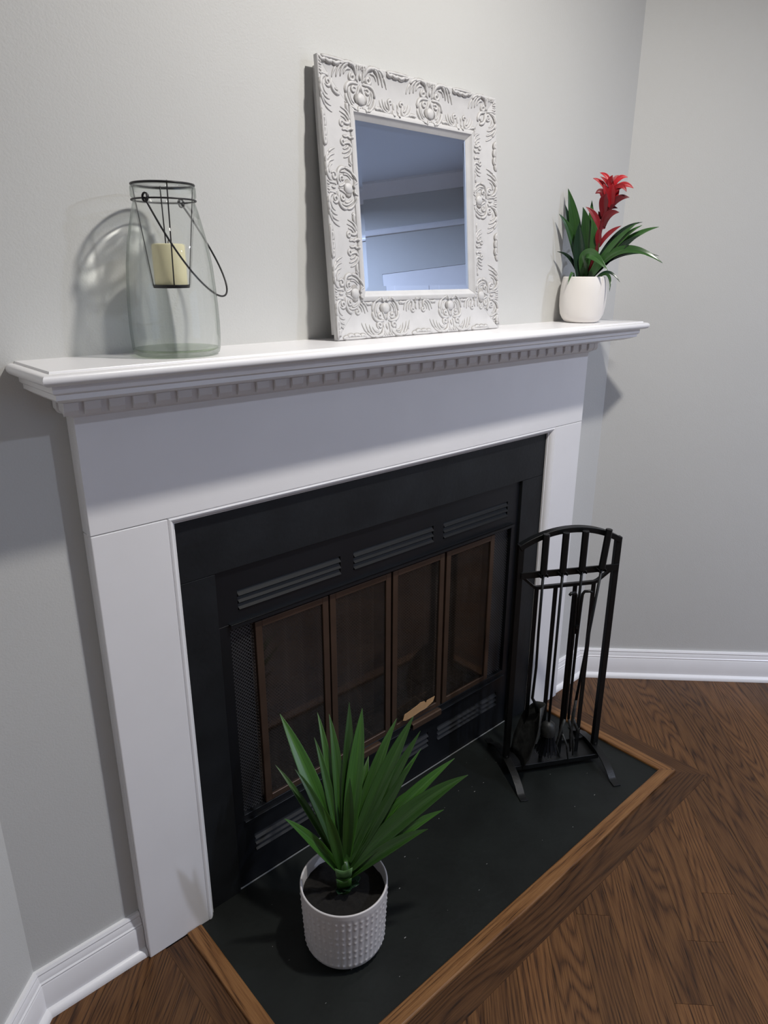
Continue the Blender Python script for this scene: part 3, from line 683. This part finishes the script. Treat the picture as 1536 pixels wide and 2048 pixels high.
place(3, [(MA, FH_-.235), (MBm, FH_-.130), (MBm, FH_-.342), (MA, FH_-.443), (RB, FH_-.128), (RB, FH_-.34), (MA, FH_-.022), (RB, .02)])
# bevelled glass
gx0, gx1, gz0, gz1, bw = .0975, FW_-.0975, .0975, FH_-.0975, .0125
mb = MB(); o_ = [(gx0, gz0), (gx1, gz0), (gx1, gz1), (gx0, gz1)]; i_ = [(gx0+bw, gz0+bw), (gx1-bw, gz0+bw), (gx1-bw, gz1-bw), (gx0+bw, gz1-bw)]
mb.add([(x, .0156, z) for x, z in o_]+[(x, .0150, z) for x, z in i_], [(4, 5, 6, 7), (0, 1, 5, 4), (1, 2, 6, 5), (2, 3, 7, 6), (3, 0, 4, 7)])
mb.build('bevelled_glass', M_mirror, mo)
MB().box(.03, FW_-.03, .024, .028, .03, FH_-.03).build('backing_board', M_fside, mo)

# ------------------------------------------------------------------ leaves
def leaf(name, base, ctrl, tip, wid, mat, parent, org, up_=None, fold=.25, n=14, belly=.45, wbase=.45, curl=0, label=None, twist=0):
    base, ctrl, tip = Vector(base), Vector(ctrl), Vector(tip); pts = bez(base, ctrl, tip, n); rows = []; m_ = 5
    hint = Vector(up_) if up_ else Vector((0, 0, 1))
    for i, p in enumerate(pts):
        t = i/(n-1); tg = (pts[min(i+1, n-1)]-pts[max(i-1, 0)]).normalized()
        side = tg.cross(hint)
        if side.length < .15: side = tg.cross((hint+Vector((.3, .2, 0))).normalized())
        side.normalize(); nn = side.cross(tg).normalized()
        if twist: side, nn = side*math.cos(twist*t)+nn*math.sin(twist*t), nn*math.cos(twist*t)-side*math.sin(twist*t)
        if t < belly: wv = wbase+(1-wbase)*math.sin(PI/2*t/belly)
        else: wv = max(0, 1-((t-belly)/(1-belly))**1.7)
        wv = max(wv, .02)*wid/2
        row = [p+side*(wv*u)+nn*(abs(u)*wv*fold*(1-curl*2*abs(u))) for u in (-1, -.5, 0, .5, 1)]
        rows.append(row)
    mb = MB(); mb.rings(rows, False, False)
    orgv = Vector(org); mb.v = [v-orgv for v in mb.v]
    me = mb.mesh(name); me.materials.append(mat)
    uv = me.uv_layers.new(name='UVMap')
    for l in me.loops:
        vi = l.vertex_index; uv.data[l.index].uv = ((vi % m_)/(m_-1)*wid*12, (vi//m_)/(n-1))
    for p_ in me.polygons: p_.use_smooth = True
    o = bpy.data.objects.new(name, me); col.objects.link(o); o.parent = parent
    sm = o.modifiers.new('thick', 'SOLIDIFY'); sm.thickness = .0009; sm.offset = 0
    ss = o.modifiers.new('sub', 'SUBSURF'); ss.levels = 1; ss.render_levels = 1
    if label: o['label'] = label
    return o

# ------------------------------------------------------------------ potted yucca on the hearth
PC = Vector((.363, -.259, .0006))
pp_ = empty('plant_pot', PC, 'white textured ceramic pot with dark soil standing on the slate hearth', 'plant pot')
def pot_r(a, z):
    return 1.03*pot_r0(a, z)
def pot_r0(a, z):
    if z < .03: r = .0905-.016*(1-math.sin(PI/2*max(z, 0)/.03))
    else: r = .0905+.0065*min(1, (z-.03)/.14)
    if .012 < z < .168:
        ph = (a*44/(2*PI)) % 1; groove = math.exp(-((ph-.5)/.20)**2)
        band = (z*1000/42) % 1; dots = 0
        for c_ in (.30, .70): dots += math.exp(-((band-c_)/.075)**2)
        zone = .5+.5*math.sin(a*2.0+z*20); ed = min(1, (z-.012)/.01, (.168-z)/.008)
        r += ed*(-.0008*groove+.0017*dots*math.exp(-((ph-.0)/.16)**2 if ph < .5 else -((ph-1)/.16)**2))
    return r
na, nz = 352, 110; rows = []
for j in range(nz+1):
    z = .180*j/nz; rows.append([Vector((pot_r(2*PI*k/na, z)*math.cos(2*PI*k/na), pot_r(2*PI*k/na, z)*math.sin(2*PI*k/na), z)) for k in range(na)])
def rr_(r, z): return [Vector((r*math.cos(2*PI*k/na), r*math.sin(2*PI*k/na), z)) for k in range(na)]
rows = [rr_(.070, .0)]+rows[1:]+[rr_(.0992, .1815), rr_(.0975, .1820), rr_(.0958, .1812), rr_(.0952, .179), rr_(.0945, .150), rr_(.0935, .1450), rr_(.02, .143)]
MB().rings(rows).build('pot_body', M_pot2, pp_, smooth=True)
mb = MB(); rs = []
for i in range(15):
    r = .0940*i/14+.0003; rs.append([Vector((r*math.cos(2*PI*k/60), r*math.sin(2*PI*k/60), .1495+.005*noise.noise(Vector((r*60*math.cos(2*PI*k/60), r*60*math.sin(2*PI*k/60), 0)))+.004*(1-r/.09))) for k in range(60)])
mb.rings(rs, True, False).build('soil', M_soil, pp_, smooth=True)
yc = empty('yucca_plant', PC+Vector((0, 0, .150)), 'spiky green yucca with sword shaped leaves growing in the textured white pot', 'plant')
yo = tuple(yc.location)
mb = MB(); mb.tube([PC+Vector((0, 0, .145)), PC+Vector((.002, 0, .17)), PC+Vector((.004, 0, .20)), PC+Vector((.004, .002, .23))], [.017, .016, .014, .008], 12)
mb.build('stem', M_leaf, yc, org=yo, smooth=True)
CAM = Vector((-.3973, -1.2363, 1.4909))
YT = [  # tip, control point, width
    ((0.3606, -0.0297, 0.506), (0.3644, -0.1202, 0.4334), 0.046),
    ((0.4366, -0.0746, 0.4983), (0.4175, -0.1404, 0.4608), 0.024),
    ((0.4494, -0.1038, 0.5032), (0.4296, -0.171, 0.4419), 0.032),
    ((0.4901, -0.1303, 0.5305), (0.4452, -0.1861, 0.4426), 0.036),
    ((0.5023, -0.1632, 0.5246), (0.4546, -0.2029, 0.4475), 0.046),
    ((0.4034, -0.105, 0.461), (0.396, -0.1665, 0.4138), 0.024),
    ((0.5742, -0.2055, 0.485), (0.491, -0.2212, 0.4305), 0.036),
    ((0.5908, -0.2455, 0.5048), (0.5105, -0.2534, 0.4392), 0.044),
    ((0.5839, -0.276, 0.4836), (0.5132, -0.2769, 0.4258), 0.03),
    ((0.5951, -0.2694, 0.4255), (0.497, -0.2688, 0.36), 0.026),
    ((0.5383, -0.2969, 0.4352), (0.4871, -0.2951, 0.3826), 0.03),
    ((0.6267, -0.3471, 0.4267), (0.5128, -0.3041, 0.3736), 0.04),
    ((0.6066, -0.4062, 0.4267), (0.5218, -0.3449, 0.3946), 0.05),
    ((0.5398, -0.3976, 0.3651), (0.475, -0.3445, 0.3318), 0.034),
    ((0.4907, -0.3968, 0.3413), (0.4492, -0.3469, 0.315), 0.034),
    ((0.3184, -0.0647, 0.4039), (0.3382, -0.1406, 0.3689), 0.02),
    ((0.2486, -0.2029, 0.3857), (0.2975, -0.2245, 0.3374), 0.03),
    ((0.3325, -0.1244, 0.4206), (0.3573, -0.181, 0.3839), 0.026),
    ((0.3631, -0.062, 0.4242), (0.3606, -0.1403, 0.3735), 0.024),
    ((0.3202, -0.2452, 0.4051), (0.3405, -0.2577, 0.3337), 0.03),
    ((0.5111, -0.1755, 0.3932), (0.4586, -0.2138, 0.3646), 0.034),
    ((0.4543, -0.1269, 0.3945), (0.4225, -0.189, 0.3517), 0.03),
    ((0.5423, -0.1911, 0.4265), (0.4688, -0.2243, 0.3655), 0.034),
    ((0.5396, -0.3023, 0.366), (0.4464, -0.2717, 0.3212), 0.034),
    ((0.41, -0.2285, 0.4184), (0.3949, -0.2457, 0.3566), 0.03),
]
stem_top = PC+Vector((.004, 0, .20))
for i, (tp, ctrl, wd_) in enumerate(YT):
    tp = Vector(tp); az = math.atan2(tp.y-stem_top.y, tp.x-stem_top.x); el = tp.z-PC.z
    bz = .165+.055*min(1, max(0, (el-.25)/.25))
    base = PC+Vector((.004+.008*math.cos(az), .008*math.sin(az), bz))
    d = tp-base; mid = base+d*.5; hz_ = Vector((d.x, d.y, 0)).length
    leaf('leaf', base, Vector(ctrl)*.75+(base+d*.5)*.25, tp, wd_*.86, M_leaf, yc, yo, fold=.42, belly=.42, wbase=.50, n=16, up_=(CAM-tp).normalized()+Vector((0, 0, .6)))
for az, el, ln in ((-110, 40, .05), (-60, 35, .045), (-150, 30, .04), (-20, 25, .045)):      # cut-back stubs at the foot of the stem
    d = Vector((math.cos(math.radians(az))*math.cos(math.radians(el)), math.sin(math.radians(az))*math.cos(math.radians(el)), math.sin(math.radians(el))))
    b0 = PC+Vector((0, 0, .152)); leaf('leaf_stub', b0, b0+d*ln*.5+Vector((0, 0, .006)), b0+d*ln, .026, M_bromd, yc, yo, belly=.7, wbase=.7, n=8)
for zz, k in ((.180, .9), (.212, 1.0)):
    b0 = PC+Vector((0, 0, zz)); d = (CAM-b0); d.z = 0; d.normalize(); d2 = (d+Vector((0, 0, 1.6))).normalized(); sd = Vector((-d.y, d.x, 0))
    pv = b0+d*.010; rowA = [pv+sd*(.016*u)+Vector((0, 0, -.012))+d*(.006*(1-u*u)) for u in (-1, -.5, 0, .5, 1)]
    rowB = [pv+d2*(.026+.016*abs(u)**1.4)+sd*(.019*u*k)+d*(.004*(1-u*u)) for u in (-1, -.5, 0, .5, 1)]
    mb = MB(); mb.rings([rowA, [(a+b)/2+d*.003 for a, b in zip(rowA, rowB)], rowB], False, False); mb.v = [v-Vector(yo) for v in mb.v]
    o = mb.build('leaf_stub', M_leafcut if zz > .18 else M_leaf, yc, smooth=True)
    sm = o.modifiers.new('t', 'SOLIDIFY'); sm.thickness = .002; uvm = o.data.uv_layers.new(name='UVMap')

# ------------------------------------------------------------------ potted bromeliad on the shelf
BC = Vector((1.466, -.0345, 1.3502))
bp_ = empty('plant_pot', BC, 'small smooth white ceramic pot on the right end of the mantel shelf', 'plant pot')
MB().lathe([(.0005, 0), (.040, 0), (.048, .003), (.055, .011), (.062, .024), (.0655, .045), (.0665, .068), (.0655, .093), (.0632, .112), (.0605, .1255), (.0580, .1278), (.0548, .1270), (.0545, .118), (.0545, .112), (.0005, .112)], n=72).build('pot_body', M_pot, bp_, smooth='auto')
MB().lathe([(.0005, .114), (.030, .1145), (.0542, .1135), (.0542, .1125), (.0005, .1122)], n=32).build('soil', M_soil, bp_)
br = empty('bromeliad', BC+Vector((0, 0, .114)), 'red bromeliad flower with arching green leaves in the small white pot', 'plant')
bo = tuple(br.location); b0 = BC+Vector((0, 0, .118))
vb = Vector((.846, .533, 0)); vbr = Vector((.533, -.846, 0))
BL = [  # tip, control point, width, material, root offset
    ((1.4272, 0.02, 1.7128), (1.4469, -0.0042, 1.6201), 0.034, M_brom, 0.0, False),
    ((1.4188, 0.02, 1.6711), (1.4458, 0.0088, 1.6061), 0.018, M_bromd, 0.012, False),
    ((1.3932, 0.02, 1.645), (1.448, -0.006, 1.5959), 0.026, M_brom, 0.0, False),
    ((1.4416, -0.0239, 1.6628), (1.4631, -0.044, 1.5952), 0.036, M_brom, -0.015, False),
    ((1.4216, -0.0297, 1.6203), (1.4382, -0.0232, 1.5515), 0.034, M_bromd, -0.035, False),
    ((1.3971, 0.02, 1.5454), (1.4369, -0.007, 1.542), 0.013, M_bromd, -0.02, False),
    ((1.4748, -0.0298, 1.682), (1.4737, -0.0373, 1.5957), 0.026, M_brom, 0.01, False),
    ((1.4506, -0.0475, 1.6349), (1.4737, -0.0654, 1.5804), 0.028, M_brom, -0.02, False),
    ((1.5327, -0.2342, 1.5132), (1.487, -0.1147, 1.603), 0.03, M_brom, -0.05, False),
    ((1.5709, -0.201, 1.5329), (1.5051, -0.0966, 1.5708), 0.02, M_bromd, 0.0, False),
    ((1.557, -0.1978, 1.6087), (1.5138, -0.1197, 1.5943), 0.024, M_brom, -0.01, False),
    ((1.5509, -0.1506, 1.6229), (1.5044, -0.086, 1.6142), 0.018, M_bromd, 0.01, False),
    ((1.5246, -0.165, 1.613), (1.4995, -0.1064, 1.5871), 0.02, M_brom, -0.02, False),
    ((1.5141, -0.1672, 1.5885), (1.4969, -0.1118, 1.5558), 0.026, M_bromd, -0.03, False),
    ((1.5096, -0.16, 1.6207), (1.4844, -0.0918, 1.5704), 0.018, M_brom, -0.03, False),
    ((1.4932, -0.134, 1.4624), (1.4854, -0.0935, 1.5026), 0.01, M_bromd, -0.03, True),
    ((1.4534, -0.127, 1.437), (1.4806, -0.114, 1.5001), 0.01, M_brom, -0.06, True),
    ((1.3832, -0.0344, 1.4554), (1.4192, -0.0259, 1.5024), 0.009, M_brom, -0.07, True),
]
for tp, ct, wd_, mt_, dp, small in BL:
    T_, C_ = Vector(tp), Vector(ct)
    dd = T_-b0; sgn = 1 if dd.dot(vbr) > 0 else -1
    bs = b0+vbr*(.012*sgn)+vb*(dp*.3)
    if small:
        bs = b0+vbr*(.030*sgn)+vb*(-.015); C_ = C_+Vector((0, 0, .012))
    leaf('leaf', bs, C_, T_, wd_, mt_, br, bo, fold=.30, belly=.5, wbase=.55, n=14, up_=(-vb+Vector((0, 0, .8))).normalized())
# the broad leaf bending over the front of the pot
q0 = b0-vb*.01; 
leaf('leaf', q0, (1.4257, -0.0268, 1.5945), (1.4352, -0.1264, 1.4939), .034, M_brom, br, bo, fold=.22, belly=.6, wbase=.55, n=18, up_=(-vb+Vector((0, 0, .5))).normalized())
# flower head: stem and red bracts
stm = MB().tube([b0, (1.4715, -0.0619, 1.5466), (1.474, -0.0659, 1.5995), (1.4784, -0.0729, 1.6514), (1.4829, -0.08, 1.6885), (1.4862, -0.0854, 1.7205)], [.006, .006, .0055, .005, .0045, .003], 10).build('flower_stem', M_redd, br, org=bo, smooth=True)
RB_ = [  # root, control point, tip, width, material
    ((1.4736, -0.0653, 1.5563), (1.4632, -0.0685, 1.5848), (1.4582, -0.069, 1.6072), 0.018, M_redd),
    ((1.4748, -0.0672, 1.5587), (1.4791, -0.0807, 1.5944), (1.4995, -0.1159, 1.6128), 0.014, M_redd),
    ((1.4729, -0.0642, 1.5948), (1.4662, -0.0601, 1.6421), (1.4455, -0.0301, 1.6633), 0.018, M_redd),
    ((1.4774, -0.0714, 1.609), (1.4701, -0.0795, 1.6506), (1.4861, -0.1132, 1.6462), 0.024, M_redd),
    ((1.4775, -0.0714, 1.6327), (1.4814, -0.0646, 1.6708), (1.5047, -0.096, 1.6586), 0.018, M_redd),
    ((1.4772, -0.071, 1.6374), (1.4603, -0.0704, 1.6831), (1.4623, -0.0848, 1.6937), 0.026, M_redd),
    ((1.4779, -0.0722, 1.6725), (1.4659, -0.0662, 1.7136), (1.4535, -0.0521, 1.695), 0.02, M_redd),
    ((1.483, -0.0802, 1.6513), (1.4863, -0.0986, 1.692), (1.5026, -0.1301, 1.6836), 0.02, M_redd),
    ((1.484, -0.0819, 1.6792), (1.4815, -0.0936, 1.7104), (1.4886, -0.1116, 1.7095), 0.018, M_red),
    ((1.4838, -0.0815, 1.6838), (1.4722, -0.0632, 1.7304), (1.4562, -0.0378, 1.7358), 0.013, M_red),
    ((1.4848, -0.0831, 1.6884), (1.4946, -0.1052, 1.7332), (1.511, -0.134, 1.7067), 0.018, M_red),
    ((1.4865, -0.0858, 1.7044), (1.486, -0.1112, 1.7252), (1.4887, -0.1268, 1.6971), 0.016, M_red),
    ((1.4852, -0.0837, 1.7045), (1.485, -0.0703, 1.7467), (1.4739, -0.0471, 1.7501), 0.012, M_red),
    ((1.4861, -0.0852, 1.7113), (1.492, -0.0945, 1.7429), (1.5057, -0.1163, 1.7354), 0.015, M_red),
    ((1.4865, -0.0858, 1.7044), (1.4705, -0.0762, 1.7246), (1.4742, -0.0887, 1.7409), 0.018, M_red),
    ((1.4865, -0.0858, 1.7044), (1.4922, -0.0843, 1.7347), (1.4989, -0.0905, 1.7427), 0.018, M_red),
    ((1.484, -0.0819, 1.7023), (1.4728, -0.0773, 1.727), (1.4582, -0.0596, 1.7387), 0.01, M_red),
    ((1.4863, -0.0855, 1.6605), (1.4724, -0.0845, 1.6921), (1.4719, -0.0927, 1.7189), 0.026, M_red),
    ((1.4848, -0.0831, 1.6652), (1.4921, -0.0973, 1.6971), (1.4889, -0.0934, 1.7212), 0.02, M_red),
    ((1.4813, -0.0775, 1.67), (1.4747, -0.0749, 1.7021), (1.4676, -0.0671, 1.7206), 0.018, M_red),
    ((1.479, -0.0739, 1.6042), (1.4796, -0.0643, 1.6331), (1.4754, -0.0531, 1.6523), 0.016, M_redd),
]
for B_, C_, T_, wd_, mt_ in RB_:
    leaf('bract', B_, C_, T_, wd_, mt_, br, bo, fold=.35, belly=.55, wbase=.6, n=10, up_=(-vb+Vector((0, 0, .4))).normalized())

# ------------------------------------------------------------------ fireplace tool stand and tools
SA = math.radians(-29.3); SO = Vector((1.2473+.004, -.2049, .0006))
st_ = empty('tool_stand', SO, 'black wrought iron stand with arched top for fireplace tools on the slate hearth', 'fireplace tool stand', rz=SA)
def Sx(name, mb, mat=M_iron, par=st_, **k): return mb.build(name, mat, par, **k)
SQ = .0085
for s_ in (-1, 1):
    Sx('upright', MB().box(s_*.152-SQ, s_*.152+SQ, -SQ, SQ, .012, .763), bevel=.001)
# arch
pa = []; R_ = (.1605**2+.046**2)/(2*.046)
ang = math.asin(.1605/R_)
for i in range(25):
    t = -ang+2*ang*i/24; pa.append((R_*math.sin(t), .806-R_+R_*math.cos(t)))
rs = []
for x, z in pa:
    d = Vector((x, 0, z-(.806-R_))).normalized(); rs.append([Vector((x, -.0105, z)), Vector((x, .0105, z)), Vector((x, .0105, z))-d*.016, Vector((x, -.0105, z))-d*.016])
Sx('arch', MB().rings(rs), bevel=.001, smooth='auto')
Sx('crossbar', MB().box(-.150, .1575, -.0125, -.0065, .660, .680), bevel=.001)
mb = MB()
HX = (-.088, -.028, .032, .094)
for hx in HX:
    for q in (-1, 1):
        Sx('tool_hook', MB().box(hx+q*.0105-.0015, hx+q*.0105+.0015, -.034, -.0125, .668, .676), bevel=.0005)

mb = MB(); bw_ = [(-.148, .668), (-.104, .628), (-.095, .624), (.088, .624), (.097, .628), (.148, .668)]
mb.rings([[Vector((x, -.006, z+.005)), Vector((x, .004, z+.005)), Vector((x, .004, z-.005)), Vector((x, -.006, z-.005))] for x, z in bw_]); Sx('lower_brace', mb)
for bx in (-.092, -.032, .030, .090):
    Sx('rear_bar', MB().box(bx-.0065, bx+.0065, .000, .004, .010, .626), bevel=.0008)
Sx('base_tray', MB().box(-.148, .148, -.036, .050, .020, .023).box(-.148, .148, -.040, -.036, .018, .034).box(-.148, .148, .050, .054, .018, .034).box(-.148, -.144, -.036, .050, .020, .034).box(.144, .148, -.036, .050, .020, .034), bevel=.0006, seg=1)
for s_ in (-1, 1):
    x = s_*.152; pts = [(-.152, .0035), (-.128, .0035), (-.121, .008), (-.105, .020), (-.075, .034), (-.035, .043), (0, .045), (.035, .043), (.075, .034), (.105, .020), (.121, .008), (.128, .0035), (.152, .0035)]
    mb = MB(); mb.rings([[Vector((x-.012, y, z)), Vector((x+.012, y, z)), Vector((x+.012, y, z-.0035)), Vector((x-.012, y, z-.0035))] for y, z in pts]); Sx('foot', mb, smooth='auto', bevel=.0006, seg=1)
    Sx('bolt', MB().tube([(x-s_*.0, -SQ-.002, .05), (x, -SQ+.001, .05)], .0035, 6), M_ironold)
def tool(name, hx, label, tilt=0.0):
    t = bpy.data.objects.new(name, None); col.objects.link(t)
    c, s = math.cos(SA), math.sin(SA); lx, ly = hx, -.024
    t.location = (SO.x+lx*c-ly*s, SO.y+lx*s+ly*c, SO.z+.672); t.rotation_euler = (0, tilt, SA); tag(t, label, 'fireplace tool')
    MB().rings([[Vector((.0102*math.cos(PI/4*k+PI/8), .0102*math.sin(PI/4*k+PI/8), z)) for k in range(8)] for z in (.004, .126)]).build('handle', M_iron, t, bevel=.0012)
    return t
# shovel
t = tool('fire_shovel', HX[0], 'black fireplace shovel with a deep curved scoop, hanging leftmost on the stand')
MB().tube([(0, 0, .01), (0, 0, -.18), (.002, 0, -.30), (-.003, -.002, -.405), (.010, -.006, -.43), (.014, -.008, -.455)], [.0042, .0042, .0042, .0045, .0055, .006], 8).build('shaft', M_iron, t, smooth=True)
mb = MB(); rs = []
for i in range(9):
    u = i/8; z = -.425-.185*u; half = (.020+.040*math.sin(PI/2*min(1, u*2.2)))*(1-.25*max(0, u-.75)/.25); dep = .026*(1-u*.6)
    # scoop hangs edge-on: its width runs front to back, floor of scoop towards +x
    rs.append([Vector((.012-.060*u*1.0-dep*(1-abs(q)**2.2)*-1.0, -.010+half*q-.010*u, z)) for q in (-1, -.8, -.5, -.2, .2, .5, .8, 1)])
mb.rings(rs, False, False); o = mb.build('scoop', M_ironold, t, smooth=True); sm = o.modifiers.new('t', 'SOLIDIFY'); sm.thickness = .003
# brush
t = tool('hearth_brush', HX[1], 'black fireplace brush with dark bristles, second from the left on the stand')
MB().tube([(0, 0, .01), (0, 0, -.50)], .0042, 8).build('shaft', M_iron, t, smooth=True)
MB().lathe([(.0005, -.498), (.010, -.500), (.020, -.510), (.024, -.525), (.023, -.545), (.0005, -.546)], n=20).build('ferrule', M_ironold, t, smooth='auto')
mb = MB(); rb = random.Random(3)
for k in range(170):
    a = rb.uniform(0, 2*PI); r = .021*math.sqrt(rb.random()); d = Vector((math.cos(a), math.sin(a), 0))
    mb.tube([d*r+Vector((0, 0, -.544)), d*r*1.25+Vector((0, 0, -.575)), d*(r*1.6+.002)+Vector((0, 0, -.603-.012*rb.random()))], .0010, 3)
o = mb.build('bristles', M_black, t); o['kind'] = 'stuff'
# tongs
t = tool('log_tongs', HX[2], 'black fireplace tongs with forked claws, third from the left on the stand')
MB().tube([(0, 0, .01), (0, 0, -.20)], .0042, 8).build('shaft', M_iron, t, smooth=True)
for s_ in (-1, 1):
    MB().tube([(s_*.036, -.010, -.066), (s_*.030, -.006, -.062), (s_*.016, 0, -.064), (s_*.010, 0, -.072), (s_*.0085, 0, -.10), (s_*.0075, 0, -.15), (s_*.006, 0, -.22), (s_*.0055, 0, -.35), (s_*.0055, 0, -.47), (s_*.006, 0, -.50)], [.0045, .0045, .0045, .0045, .0045, .0045, .0045, .0045, .0045, .0045], 8).build('arm', M_iron, t, smooth=True)
    MB().tube([(s_*.006, 0, -.498), (s_*.020, -.002, -.55), (s_*.030, -.004, -.59), (s_*.022, -.02, -.625)], [.0045, .0045, .004, .0025], 8).build('claw', M_ironold, t, smooth=True)
MB().tube([(.0, -.010, -.175), (0, .010, -.175)], .006, 10).build('pivot', M_iron, t)
MB().tube([(-.012, -.004, -.55), (.0, -.016, -.585), (.006, -.022, -.636)], [.0035, .0035, .0025], 8).build('claw', M_ironold, t, smooth=True)
# poker
t = tool('fire_poker', HX[3], 'black fireplace poker with a worn hooked tip, rightmost on the stand', tilt=.085)
MB().tube([(0, 0, .01), (0, 0, -.30), (0, 0, -.44)], [.0042, .0042, .0045], 8).build('shaft', M_iron, t, smooth=True)
MB().tube([(0, 0, -.435), (.001, 0, -.50), (.003, -.002, -.555), (.010, -.004, -.605), (.012, -.004, -.622)], [.0046, .0055, .005, .0045, .002], 8).build('tip', M_ironold, t, smooth=True)
MB().tube([(.001, 0, -.50), (.018, -.004, -.535), (.026, -.006, -.552), (.026, -.006, -.535)], [.005, .0045, .0035, .002], 8).build('hook', M_ironold, t, smooth=True)
